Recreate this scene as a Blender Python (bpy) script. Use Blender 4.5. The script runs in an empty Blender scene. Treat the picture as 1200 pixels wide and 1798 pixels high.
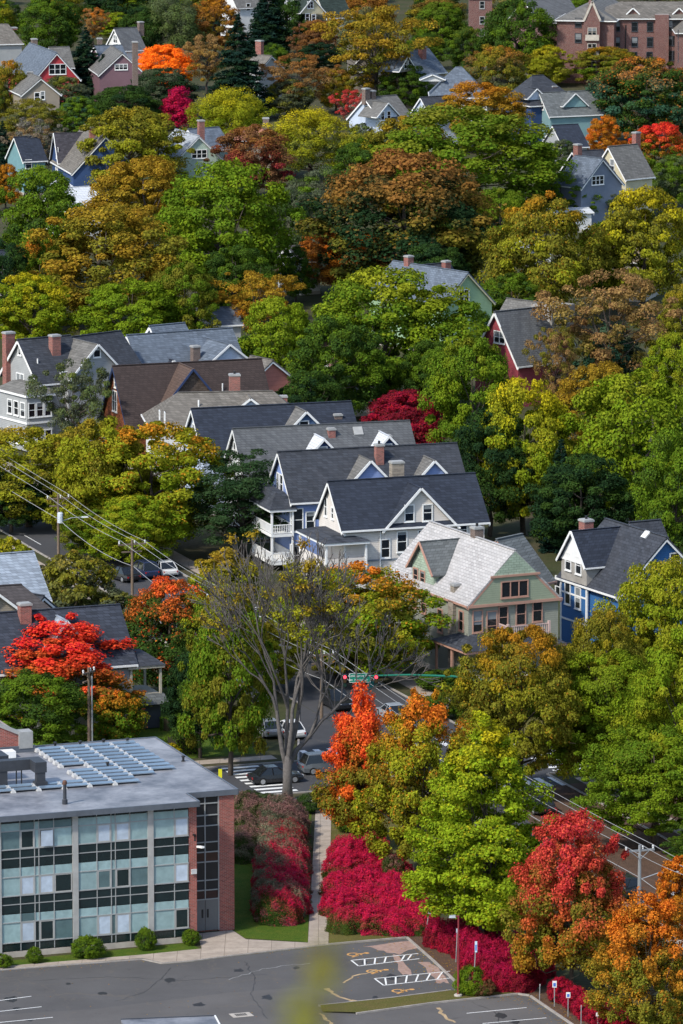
import bpy, math, random
import numpy as np
from mathutils import Vector, Matrix, Quaternion
R = math.radians
# ------------------------------------------------------------------ camera, sky, sun, exposure
scene = bpy.context.scene
F, H, CX, CY = 10000.0, 102.0, 600.0, 899.0          # focal length in photo pixels, hill height in metres
PITCH = math.atan((CY + 804) / F)
cam_d = bpy.data.cameras.new('camera'); cam = bpy.data.objects.new('camera', cam_d)
scene.collection.objects.link(cam); scene.camera = cam
cam.location = (0, 0, H); cam.rotation_euler = (math.pi/2 - PITCH, 0, 0)
cam_d.sensor_fit = 'HORIZONTAL'; cam_d.sensor_width = 36; cam_d.lens = 36*F/1200
cam_d.clip_start = 1; cam_d.clip_end = 6000
cam_d.dof.use_dof = True; cam_d.dof.focus_distance = 560; cam_d.dof.aperture_fstop = 8.3
SUN_EL, SUN_AZ = 44, 224                               # azimuth clockwise from +Y
world = bpy.data.worlds.new('World'); scene.world = world; world.use_nodes = True
nt = world.node_tree; bg = nt.nodes['Background']
sky = nt.nodes.new('ShaderNodeTexSky'); sky.sky_type = 'NISHITA'; sky.sun_disc = False
sky.sun_elevation = R(SUN_EL); sky.sun_rotation = R(SUN_AZ)
nt.links.new(sky.outputs[0], bg.inputs[0]); bg.inputs[1].default_value = 0.15
sun_d = bpy.data.lights.new('sun', 'SUN'); sun_d.energy = 2.6; sun_d.angle = R(4); sun_d.color = (1, .95, .86)
sun = bpy.data.objects.new('sun', sun_d); scene.collection.objects.link(sun)
_d = Vector((math.sin(R(SUN_AZ))*math.cos(R(SUN_EL)), math.cos(R(SUN_AZ))*math.cos(R(SUN_EL)), math.sin(R(SUN_EL))))
sun.rotation_euler = (-_d).to_track_quat('-Z', 'Y').to_euler(); sun.location = (-100, 300, 200)
scene.view_settings.view_transform = 'Standard'; scene.view_settings.look = 'None'
scene.view_settings.exposure = 0.68; scene.view_settings.gamma = 1
scene.cycles.max_bounces = 5; scene.cycles.diffuse_bounces = 2; scene.cycles.transparent_max_bounces = 4

# ------------------------------------------------------------------ projection helpers
def ray(px, py):
    x = (px-CX)/F; y = -(py-CY)/F
    return Vector((x, math.cos(PITCH)+y*math.sin(PITCH), -math.sin(PITCH)+y*math.cos(PITCH)))
def P(px, py, z=0.0):
    d = ray(px, py); t = (z-H)/d.z
    return Vector((d.x*t, d.y*t, z))
def scale_at(py): return (py+804)/H
E1 = Vector((math.cos(R(19.5)), math.sin(R(19.5)), 0)); E2 = Vector((-E1.y, E1.x, 0))
def S(u, v, z=0.0): return E1*u + E2*v + Vector((0, 0, z))   # the street grid

# ------------------------------------------------------------------ objects
def link(o): scene.collection.objects.link(o); return o
def tag(o, label=None, cat=None, group=None, kind=None):
    if label: o['label'] = label
    if cat: o['category'] = cat
    if group: o['group'] = group
    if kind: o['kind'] = kind
    return o
def empty(name, loc, rz=0.0):
    o = bpy.data.objects.new(name, None); o.empty_display_size = .5
    o.location = loc; o.rotation_euler = (0, 0, rz); return link(o)
class MB:
    def __init__(s): s.v = []; s.f = []; s.m = []; s.k = 0
    def face(s, pts, mi=None):
        b = len(s.v); s.v += [tuple(p) for p in pts]; s.f.append(tuple(range(b, b+len(pts)))); s.m.append(s.k if mi is None else mi)
    def hexa(s, lo, hi):      # two quads, lower and upper, both counter-clockwise from above
        b = len(s.v); s.v += [tuple(p) for p in lo] + [tuple(p) for p in hi]; n = len(lo)
        s.f.append(tuple(b+i for i in range(n-1, -1, -1))); s.f.append(tuple(b+n+i for i in range(n)))
        for i in range(n): s.f.append((b+i, b+(i+1) % n, b+n+(i+1) % n, b+n+i))
        s.m += [s.k]*(n+2)
    def box(s, x0, x1, y0, y1, z0, z1):
        q = [(x0, y0), (x1, y0), (x1, y1), (x0, y1)]
        s.hexa([(a, b, z0) for a, b in q], [(a, b, z1) for a, b in q])
    def prism(s, pts, z0, z1): s.hexa([(p[0], p[1], z0) for p in pts], [(p[0], p[1], z1) for p in pts])
    def bar(s, a, b, w, h, up=(0, 0, 1)):
        a = Vector(a); b = Vector(b); d = (b-a).normalized(); u = Vector(up)
        sx = d.cross(u); sx = sx.normalized() if sx.length > 1e-4 else Vector((1, 0, 0)); u = sx.cross(d)
        q = [(-w/2, -h/2), (w/2, -h/2), (w/2, h/2), (-w/2, h/2)]
        s.hexa([a+sx*i+u*j for i, j in q][::-1], [b+sx*i+u*j for i, j in q][::-1])
    def tube(s, pts, rad, n=6, cap=True):
        pts = [Vector(p) for p in pts]; rad = rad if hasattr(rad, '__len__') else [rad]*len(pts); b = len(s.v)
        for i, p in enumerate(pts):
            d = (pts[min(i+1, len(pts)-1)]-pts[max(i-1, 0)]).normalized()
            u = d.orthogonal() if abs(d.z) > .95 else d.cross(Vector((0, 0, 1))); u.normalize(); w = d.cross(u)
            if abs(d.z) > .95: u = Vector((1, 0, 0)); u = (u-d*u.dot(d)).normalized(); w = d.cross(u)
            for k in range(n):
                a = 2*math.pi*k/n; s.v.append(tuple(p+(u*math.cos(a)+w*math.sin(a))*rad[i]))
        for i in range(len(pts)-1):
            for k in range(n):
                s.f.append((b+i*n+k, b+i*n+(k+1) % n, b+(i+1)*n+(k+1) % n, b+(i+1)*n+k)); s.m.append(s.k)
        if cap:
            s.f.append(tuple(b+k for k in range(n-1, -1, -1))); s.f.append(tuple(b+(len(pts)-1)*n+k for k in range(n))); s.m += [s.k]*2
    def lathe(s, c, prof, n=12):
        s.tube([(c[0], c[1], c[2]+z) for r, z in prof], [r for r, z in prof], n)
    def mesh(s, name, mats, smooth=False):
        me = bpy.data.meshes.new(name); me.from_pydata(s.v, [], s.f)
        for m in (mats if isinstance(mats, (list, tuple)) else [mats]): me.materials.append(m)
        me.polygons.foreach_set('material_index', s.m)
        if smooth: me.polygons.foreach_set('use_smooth', [True]*len(s.f))
        me.update(); return me
    def build(s, name, mats, parent=None, smooth=False):
        o = link(bpy.data.objects.new(name, s.mesh(name, mats, smooth)))
        if parent: o.parent = parent
        return o
def copy_tree(o, parent=None):
    c = o.copy(); scene.collection.objects.link(c)
    if parent: c.parent = parent
    for ch in list(o.children): copy_tree(ch, c)
    return c

# ------------------------------------------------------------------ materials
def new_mat(name):
    m = bpy.data.materials.new(name); m.use_nodes = True; t = m.node_tree
    return m, t, t.nodes['Principled BSDF'], t.nodes, t.links
def mixc(N, L, fac, a, b, mode='MIX'):
    n = N.new('ShaderNodeMix'); n.data_type = 'RGBA'; n.blend_type = mode
    for sock, val in ((n.inputs[0], fac), (n.inputs[6], a), (n.inputs[7], b)):
        if hasattr(val, 'links'): L.new(val, sock)
        elif isinstance(val, (int, float)): sock.default_value = val
        else: sock.default_value = (*val, 1) if len(val) == 3 else val
    return n.outputs[2]
def math_(N, L, op, a, b=0.0, c=None):
    n = N.new('ShaderNodeMath'); n.operation = op
    for i, v in enumerate((a, b) if c is None else (a, b, c)):
        if hasattr(v, 'links'): L.new(v, n.inputs[i])
        else: n.inputs[i].default_value = v
    return n.outputs[0]
def noise(N, L, vec, sc, det=3, rough=.6):
    n = N.new('ShaderNodeTexNoise'); n.inputs['Scale'].default_value = sc; n.inputs['Detail'].default_value = det
    n.inputs['Roughness'].default_value = rough
    if vec is not None: L.new(vec, n.inputs['Vector'])
    return n.outputs['Fac']
def ramp(N, L, fac, a, b):
    n = N.new('ShaderNodeMapRange'); n.inputs[1].default_value = a; n.inputs[2].default_value = b; L.new(fac, n.inputs[0]); return n.outputs[0]
_cache = {}
def plain(name, col, rough=.7, var=.25, sc=1.2, metal=0.0, spec=.3):
    k = ('p', name)
    if k in _cache: return _cache[k]
    m, t, b, N, L = new_mat(name)
    tc = N.new('ShaderNodeTexCoord'); f = noise(N, L, tc.outputs['Object'], sc, 5, .7)
    dark = tuple(c*(1-var) for c in col); lite = tuple(min(1, c*(1+var*.6)) for c in col)
    L.new(mixc(N, L, ramp(N, L, f, .3, .7), dark, lite), b.inputs['Base Color'])
    b.inputs['Roughness'].default_value = rough; b.inputs['Metallic'].default_value = metal
    b.inputs['Specular IOR Level'].default_value = spec
    _cache[k] = m; return m
def uvec(N, L, su, sz):
    tc = N.new('ShaderNodeTexCoord'); sp = N.new('ShaderNodeSeparateXYZ'); L.new(tc.outputs['Object'], sp.inputs[0])
    u = math_(N, L, 'ADD', sp.outputs[0], sp.outputs[1]); cb = N.new('ShaderNodeCombineXYZ')
    L.new(math_(N, L, 'MULTIPLY', u, su), cb.inputs[0]); L.new(math_(N, L, 'MULTIPLY', sp.outputs[2], sz), cb.inputs[1])
    return tc, cb.outputs[0], sp
def roofing(name, col, patch=.0, patchcol=None, contrast=.45, rough=.85, streak=.35, spec=.25):
    k = ('r', name)
    if k in _cache: return _cache[k]
    m, t, b, N, L = new_mat(name)
    tc, uv, sp = uvec(N, L, 1, 1.35)
    br = N.new('ShaderNodeTexBrick'); L.new(uv, br.inputs['Vector'])
    br.inputs['Scale'].default_value = 1; br.inputs['Brick Width'].default_value = .55; br.inputs['Row Height'].default_value = .3
    br.inputs['Mortar Size'].default_value = .022; br.inputs['Bias'].default_value = 0
    lo = tuple(c*(1-contrast) for c in col); hi = tuple(min(.95, c*(1+contrast*.7)) for c in col)
    br.inputs['Color1'].default_value = (*lo, 1); br.inputs['Color2'].default_value = (*hi, 1)
    br.inputs['Mortar'].default_value = (*tuple(c*.45 for c in col), 1)
    big = noise(N, L, tc.outputs['Object'], .35, 5, .65)
    c = mixc(N, L, ramp(N, L, big, .35, .7), br.outputs['Color'], tuple(min(.95, q*1.12) for q in col))
    c = mixc(N, L, .45, c, br.outputs['Color'])
    if streak:                                            # weather streaks that run down the slope
        cb = N.new('ShaderNodeCombineXYZ'); u = math_(N, L, 'ADD', sp.outputs[0], sp.outputs[1])
        L.new(math_(N, L, 'MULTIPLY', u, 1.3), cb.inputs[0]); L.new(math_(N, L, 'MULTIPLY', sp.outputs[2], .18), cb.inputs[1])
        st = noise(N, L, cb.outputs[0], 1.0, 5, .7)
        c = mixc(N, L, math_(N, L, 'MULTIPLY', ramp(N, L, st, .45, .75), streak), c, patchcol or tuple(q*.4 for q in col))
    if patch:
        pn = noise(N, L, tc.outputs['Object'], 2.2, 4, .7)
        c = mixc(N, L, math_(N, L, 'MULTIPLY', ramp(N, L, pn, .66-.1*patch, .72), .75), c, patchcol or tuple(q*.4 for q in col))
    L.new(c, b.inputs['Base Color']); b.inputs['Roughness'].default_value = rough; b.inputs['Specular IOR Level'].default_value = spec
    bp = N.new('ShaderNodeBump'); bp.inputs['Strength'].default_value = .5; bp.inputs['Distance'].default_value = .03
    L.new(br.outputs['Fac'], bp.inputs['Height']); bp.invert = True; L.new(bp.outputs[0], b.inputs['Normal'])
    _cache[k] = m; return m
def siding(name, col, pitch=.2, rough=.7, depth=.3):
    k = ('s', name)
    if k in _cache: return _cache[k]
    m, t, b, N, L = new_mat(name)
    tc, uv, sp = uvec(N, L, .3, 1)
    fr = math_(N, L, 'FRACT', math_(N, L, 'DIVIDE', sp.outputs[2], pitch))
    line = ramp(N, L, fr, .80, 1.0)
    big = noise(N, L, tc.outputs['Object'], .6, 5, .7)
    c = mixc(N, L, ramp(N, L, big, .25, .75), tuple(q*.84 for q in col), tuple(min(.92, q*1.08) for q in col))
    c = mixc(N, L, math_(N, L, 'MULTIPLY', line, depth), c, tuple(q*.42 for q in col))
    L.new(c, b.inputs['Base Color']); b.inputs['Roughness'].default_value = rough; b.inputs['Specular IOR Level'].default_value = .25
    bp = N.new('ShaderNodeBump'); bp.inputs['Strength'].default_value = .6; bp.inputs['Distance'].default_value = .02
    L.new(fr, bp.inputs['Height']); bp.invert = True; L.new(bp.outputs[0], b.inputs['Normal'])
    _cache[k] = m; return m
def bricks(name, col, scale=1.0, mort=(.32, .28, .25), con=.35):
    k = ('b', name)
    if k in _cache: return _cache[k]
    m, t, b, N, L = new_mat(name)
    tc, uv, sp = uvec(N, L, 1, 1)
    br = N.new('ShaderNodeTexBrick'); L.new(uv, br.inputs['Vector']); br.inputs['Scale'].default_value = scale
    br.inputs['Brick Width'].default_value = .3; br.inputs['Row Height'].default_value = .1; br.inputs['Mortar Size'].default_value = .010
    br.inputs['Color1'].default_value = (*tuple(c*(1-con) for c in col), 1); br.inputs['Color2'].default_value = (*tuple(min(1, c*(1+con)) for c in col), 1)
    br.inputs['Mortar'].default_value = (*mort, 1)
    big = noise(N, L, tc.outputs['Object'], .8, 5, .7)
    c = mixc(N, L, ramp(N, L, big, .35, .8), br.outputs['Color'], tuple(q*.6 for q in col))
    L.new(mixc(N, L, .4, br.outputs['Color'], c), b.inputs['Base Color']); b.inputs['Roughness'].default_value = .85
    _cache[k] = m; return m
def glass(name, col, rough=.12, blind=None):
    k = ('g', name)
    if k in _cache: return _cache[k]
    m, t, b, N, L = new_mat(name)
    tc = N.new('ShaderNodeTexCoord'); oi = N.new('ShaderNodeObjectInfo'); f = noise(N, L, tc.outputs['Object'], 1.6, 2)
    c = mixc(N, L, f, tuple(q*.6 for q in col), tuple(q*1.4 for q in col))
    c = mixc(N, L, math_(N, L, 'MULTIPLY', oi.outputs['Random'], .38), c, tuple(q*.45 for q in col))
    if blind:                                             # half the windows have a pale blind behind the upper sash
        sp = N.new('ShaderNodeSeparateXYZ'); L.new(tc.outputs['Generated'], sp.inputs[0])
        cut = math_(N, L, 'GREATER_THAN', sp.outputs[2], math_(N, L, 'MULTIPLY_ADD', oi.outputs['Random'], 1.5, .25))
        c = mixc(N, L, math_(N, L, 'MULTIPLY', cut, .7), c, blind)
    L.new(c, b.inputs['Base Color']); b.inputs['Roughness'].default_value = rough; b.inputs['Specular IOR Level'].default_value = .6
    _cache[k] = m; return m
WHITE = plain('white_paint', (.78, .78, .76), .5, .08)
CREAMT = plain('cream_paint', (.62, .55, .36), .5, .1)
PINKT = plain('salmon_paint', (.42, .24, .18), .6, .12)
NAVYT = plain('navy_paint', (.03, .05, .12), .5, .15)
GREYT = plain('grey_paint', (.38, .38, .37), .6, .12)
BARK = plain('bark', (.085, .068, .055), .95, .45, 3)
GREYBARK = plain('grey_bark', (.12, .108, .10), .95, .4, 3)
PANE = glass('window_glass', (.014, .018, .022), .1, (.30, .32, .33))
BRICK = bricks('red_brick', (.24, .062, .045))
CHIM = bricks('chimney_brick', (.25, .075, .055)); CHIMB = bricks('brown_chimney_brick', (.11, .07, .055)); CHIMS = bricks('stone_chimney', (.25, .21, .16), .6)
CONC = plain('concrete', (.42, .38, .33), .9, .2, .9)
BLACKM = plain('black_metal', (.02, .02, .022), .5, .2); DARKM = plain('dark_sheet_metal', (.045, .05, .06), .55, .3, .8)
WOOD = plain('weathered_wood', (.17, .125, .09), .9, .35, 4)
STEEL = plain('galvanised_steel', (.42, .44, .45), .45, .15, 2, .5)
COPING = plain('grey_coping', (.33, .33, .32), .7, .2)

# ------------------------------------------------------------------ houses
def window(root, c, n, w, h, frame=None, rail=True, vbars=0, name='window', pane=None, fw=.11):
    """one sash window on the wall point c (local), outward normal n: frame with its pane as a sub-part"""
    n = Vector(n).normalized(); t = Vector((0, 0, 1)).cross(n).normalized(); c = Vector(c); up = Vector((0, 0, 1))
    m = MB(); o = c + n*.03
    def br(a0, a1, b0, b1, d=.055):
        q = [(a0, b0), (a1, b0), (a1, b1), (a0, b1)]
        m.hexa([o+t*a+up*b-n*.028 for a, b in q], [o+t*a+up*b+n*d for a, b in q])
    br(-w/2-fw, -w/2, -h/2-fw, h/2+fw); br(w/2, w/2+fw, -h/2-fw, h/2+fw)
    br(-w/2, w/2, h/2, h/2+fw); br(-w/2, w/2, -h/2-fw, -h/2)
    br(-w/2-fw-.04, w/2+fw+.04, -h/2-fw-.07, -h/2-fw-.002, .11)
    for k in range(vbars):
        x = -w/2 + w*(k+1)/(vbars+1); br(x-.05, x+.05, -h/2, h/2, .045)
    if rail:
        xs = [-w/2] + [-w/2+w*(k+1)/(vbars+1) for k in range(vbars)] + [w/2]
        for a, b in zip(xs, xs[1:]): br(a+(.05 if a > -w/2 else 0), b-(.05 if b < w/2 else 0), -.03, .03, .035)
    fo = m.build(name, frame or WHITE, root); g = MB(); og = c+n*.022
    g.face([og+t*a+up*b for a, b in ((-w/2, -h/2), (w/2, -h/2), (w/2, h/2), (-w/2, h/2))]); g.build('pane', pane or PANE, fo)
    return fo
class House:
    """gabled house from the two ends of its ridge, seen in the photo at height zr; local x runs along the ridge, -y faces the camera"""
    def __init__(s, name, label, A, B, zr, W, ze, wall, roof, trim=None, o=.45, hipL=0.0, hipR=0.0, cat='house', group=None, root=None, z0=0.0, th=.2, base=True, tw=.28):
        a, b = P(*A, zr), P(*B, zr); d = b-a; s.len = d.length
        s.yaw = math.atan2(d.y, d.x); mid = (a+b)/2
        if root is None:
            s.root = empty(name, (mid.x, mid.y, 0), s.yaw); tag(s.root, label, cat, group); s.own = True
        else: s.root = root
        s.M = Matrix.Translation((mid.x, mid.y, 0)) @ Matrix.Rotation(s.yaw, 4, 'Z')
        s.T = Matrix() if root is None else (Matrix.Translation(root.location) @ Matrix.Rotation(root.rotation_euler.z, 4, 'Z')).inverted() @ s.M
        s.Mi = s.M.inverted(); s.W, s.ze, s.zr, s.o, s.tw = W, ze, zr, o, tw; s.wall, s.roof, s.trim = wall, roof, trim or WHITE
        Lr = s.len; s.xl, s.xr = -Lr/2-hipL, Lr/2+hipR; s.hl, s.hr = hipL, hipR
        s.wl = s.xl+o; s.wr = s.xr-o; s.th = th
        s.slope = (zr-ze)/(W/2); hw = W/2-o; zt = ze+s.slope*o-.06
        s.hw = hw
        m = MB(); q = [(s.wl, -hw), (s.wr, -hw), (s.wr, hw), (s.wl, hw)]
        for i in range(4):
            (x0, y0), (x1, y1) = q[i], q[(i+1) % 4]; m.face([(x0, y0, z0), (x1, y1, z0), (x1, y1, zt), (x0, y0, zt)])
        if not hipL: m.face([(s.wl, hw, zt), (s.wl, -hw, zt), (s.wl, 0, zr-.1)])
        if not hipR: m.face([(s.wr, -hw, zt), (s.wr, hw, zt), (s.wr, 0, zr-.1)])
        s.put(m, 'wall', wall)
        m = MB(); r = s.roofmesh(m, s.xl, s.xr, Lr); s.put(m, 'roof', roof)
        m = MB()                                            # bargeboards, fascia, gutters
        for y in (-1, 1):
            m.bar((s.xl+.02, y*(W/2+.05), ze-.06), (s.xr-.02, y*(W/2+.05), ze-.06), .10, .17)
            for x, hp in ((s.xl, hipL), (s.xr, hipR)):
                if not hp:
                    e = -.06 if x > 0 else .045
                    m.bar((x+e, y*(W/2), ze-.31), (x+e, y*.04, zr-.31+.04), .10, tw)
        if hipL: m.bar((s.xl-.05, -W/2, ze-.06), (s.xl-.05, W/2, ze-.06), .1, .17)
        if hipR: m.bar((s.xr+.05, -W/2, ze-.06), (s.xr+.05, W/2, ze-.06), .1, .17)
        s.put(m, 'trim', s.trim)
        if base:
            m = MB(); m.box(s.wl-.05, s.wr+.05, -hw-.05, hw+.05, -.3, .45); s.put(m, 'foundation', CONC)
    def put(s, m, name, mat, parent=None):
        if s.T != Matrix(): m.v = [tuple(s.T @ Vector(p)) for p in m.v]
        return m.build(name, mat, parent or s.root)
    def roofmesh(s, m, xl, xr, Lr):
        th, W, ze, zr = s.th, s.W, s.ze, s.zr; rl, rr = -Lr/2, Lr/2
        for y in (-1, 1):
            q = [(xl, y*W/2, ze), (xr, y*W/2, ze), (rr, 0, zr), (rl, 0, zr)]
            if y > 0: q = q[::-1]
            m.hexa([(a, b, c-th) for a, b, c in q], q)
        if s.hl: q = [(xl, W/2, ze), (xl, -W/2, ze), (rl, 0, zr)]; m.hexa([(a, b, c-th) for a, b, c in q], q)
        if s.hr: q = [(xr, -W/2, ze), (xr, W/2, ze), (rr, 0, zr)]; m.hexa([(a, b, c-th) for a, b, c in q], q)
        m.bar((rl, 0, zr+.03), (rr, 0, zr+.03), .28, .06)
    def hit(s, px, py, axis, val):
        o = s.Mi @ Vector((0, 0, H)); d = s.Mi.to_3x3() @ ray(px, py); t = (val-o[axis])/d[axis]; return o+d*t
    def win(s, face, px, py, w, h, frame=None, **k):
        """a window centred on the wall where the photo shows it; face F/L/R or a cross gable"""
        if face == 'F': p = s.hit(px, py, 1, -s.hw); n = (0, -1, 0)
        elif face == 'L': p = s.hit(px, py, 0, s.wl); n = (-1, 0, 0)
        elif face == 'R': p = s.hit(px, py, 0, s.wr); n = (1, 0, 0)
        else: p = s.hit(px, py, face['axis'], face['y']); n = face['n']
        p = s.T @ p; n = s.T.to_3x3() @ Vector(n)
        return window(s.root, p, n, w, h, frame, **k)
    def zroof(s, y): return s.zr-s.slope*abs(y)
    def gable(s, px, py, width, y=None, zl=None, zb=None, wall=None, roof=None, trim=None, name='cross_gable', o=.3, side=-1, slope=None, ret=True, apron=None):
        """front gable or gabled dormer: its peak is where the photo shows it on the plane y; eave height zl, its wall starts at zb"""
        y = -(s.hw+.05) if y is None else y
        p = s.hit(px, py, 1, y); x, za = p.x, min(p.z, s.zr-.02); sl = slope or s.slope; hw = width/2
        ez = za-sl*hw; zl = ez if zl is None else zl; o2 = o
        wallz = za-sl*(hw-o2)-.05; zb = wallz-.4 if zb is None else zb
        yi = y; m = MB(); iw = hw-o2
        yb = 0.0
        lo = max(zb, .0)
        m.face([(x-iw, yi, lo), (x+iw, yi, lo), (x+iw, yi, wallz), (x, yi, za-.1), (x-iw, yi, wallz)])
        m.face([(x-iw, yb, lo), (x-iw, yi, lo), (x-iw, yi, wallz), (x-iw, yb, wallz)])
        m.face([(x+iw, yi, lo), (x+iw, yb, lo), (x+iw, yb, wallz), (x+iw, yi, wallz)])
        g = s.put(m, name, wall or s.wall)
        m = MB(); yo = y-.35; th = .16
        for sg in (-1, 1):
            q = [(x+sg*hw, yo, ez), (x+sg*hw, 0, ez), (x, 0, za), (x, yo, za)]
            if sg < 0: q = q[::-1]
            q = q[::-1]
            m.hexa([(a, b, c-th) for a, b, c in q], q)
        m.bar((x, yo, za+.025), (x, -max(.0, (s.zr-za)/s.slope-.2), za+.025), .22, .05)
        s.put(m, 'roof', roof or s.roof, g if s.T == Matrix() else g)
        m = MB()
        for sg in (-1, 1): m.bar((x+sg*hw, yo-.05, ez-.1), (x+sg*.03, yo-.05, za-.1+.03), .09, s.tw*.8, (0, 0, 1))
        if ret:
            for sg in (-1, 1): m.bar((x+sg*(hw+.03), yo, ez-.05), (x+sg*(hw+.03), min(-.1, -(s.zr-ez)/s.slope*.97), ez-.05), .08, .14)
        s.put(m, 'trim', trim or s.trim, g)
        return dict(axis=1, y=yi-.0, n=(0, -1, 0), x=x, za=za, part=g, wallz=wallz, iw=iw)
    def chimney(s, px, py, y=0.0, w=.75, d=.9, mat=None, cap=True, zb=None, pot=True):
        p = s.hit(px, py, 1, y); x, zt = p.x, p.z; zb = s.zroof(y)-1.2 if zb is None else zb
        m = MB(); m.box(x-w/2, x+w/2, y-d/2, y+d/2, zb, zt-.22); c = s.put(m, 'chimney', mat or CHIM)
        m = MB(); m.box(x-w/2-.07, x+w/2+.07, y-d/2-.07, y+d/2+.07, zt-.22, zt-.06); m.box(x-w/2, x+w/2, y-d/2, y+d/2, zt-.058, zt)
        s.put(m, 'cap', COPING, c)
        if pot:
            m = MB(); m.tube([(x, y, zt-.01), (x, y, zt+.3)], .13, 8); s.put(m, 'flue', BLACKM, c)
        return c
    def vent(s, px, py, y, r=.07, h=.5, mat=None):
        p = s.hit(px, py, 1, y); z = s.zroof(y); m = MB(); m.tube([(p.x, y, z-.1), (p.x, y, z+h)], r, 8); s.put(m, 'vent_pipe', mat or WHITE)
    def skylight(s, px, py, y, w=.8, h=1.0, mat=None):
        p = s.hit(px, py, 1, y); sl = s.slope; z = s.zroof(y)
        # hit again on the real slope
        o = s.Mi @ Vector((0, 0, H)); d = s.Mi.to_3x3() @ ray(px, py); n = Vector((0, -sl, 1)).normalized()
        t = (Vector((0, 0, s.zr))-o).dot(n)/d.dot(n); c = o+d*t; u = Vector((1, 0, 0)); v = Vector((0, 1, sl)).normalized()
        q = [c+u*a+v*b for a, b in ((-w/2, -h/2), (w/2, -h/2), (w/2, h/2), (-w/2, h/2))]
        m = MB(); m.hexa([p-n*.05 for p in q], [p+n*.12 for p in q]); return s.put(m, 'skylight', mat or COPING)
    def corner(s, x, mat=None, zt=None):
        m = MB(); m.box(x-.1, x+.1, -s.hw-.03, -s.hw+.15, .4, zt or s.ze); s.put(m, 'corner_board', mat or s.trim)

# roof and wall materials
SLATE = roofing('dark_slate', (.029, .036, .053), contrast=.35)
SLATE2 = roofing('charcoal_shingle', (.042, .047, .058), contrast=.4, streak=.25, patchcol=(.09, .09, .1))
GREYS = roofing('weathered_grey_shingle', (.105, .11, .115), contrast=.22, streak=.75, patchcol=(.05, .053, .06))
GREYR = roofing('grey_shingle', (.15, .145, .135), contrast=.3)
TAUPE = roofing('taupe_shingle', (.16, .145, .125), contrast=.35)
BROWNR = roofing('brown_shingle', (.050, .036, .033), contrast=.25)
BLUEG = roofing('blue_grey_shingle', (.12, .145, .18), contrast=.35)
PALEB = roofing('pale_blue_shingle', (.27, .31, .36), contrast=.35)
WHITES = roofing('white_slate', (.40, .385, .375), contrast=.2, streak=0.0, patch=.9, patchcol=(.30, .27, .25))
GREENS = roofing('green_grey_slate', (.13, .14, .14), contrast=.35)
WHITER = roofing('white_roof', (.6, .62, .64), contrast=.1, spec=.3)
W_CREAM = siding('cream_siding', (.66, .61, .555)); W_BLUE = siding('light_blue_siding', (.22, .30, .55)); W_GREY = siding('grey_siding', (.33, .34, .34))
W_PALE = siding('pale_blue_siding', (.48, .55, .66)); W_WHITE = siding('white_siding', (.68, .68, .66)); W_NAVY = siding('navy_siding', (.035, .07, .17))
W_GREEN = siding('sage_siding', (.27, .275, .225)); W_GREENS = roofing('sage_shingle_wall', (.35, .43, .33), contrast=.2); W_MINT = siding('mint_siding', (.40, .50, .42))
W_COBALT = siding('cobalt_siding', (.035, .125, .31)); W_RED = siding('red_siding', (.42, .045, .055)); W_PURPLE = siding('plum_siding', (.19, .11, .13))
W_TAUPE = siding('taupe_siding', (.28, .24, .19)); W_LIME = siding('lime_green_siding', (.27, .40, .24)); W_BARN = siding('barn_red_siding', (.28, .055, .07))
W_SLATEB = siding('slate_blue_siding', (.17, .20, .26)); W_YEL = siding('pale_yellow_siding', (.55, .5, .34)); W_TEAL = siding('teal_siding', (.20, .33, .34))
W_ORANGE = roofing('orange_shingle_wall', (.26, .085, .035), contrast=.5); W_BSH = roofing('brown_shingle_wall', (.10, .075, .06), contrast=.5)
W_STONE = plain('grey_stucco', (.33, .31, .28), .9, .25)

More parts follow.
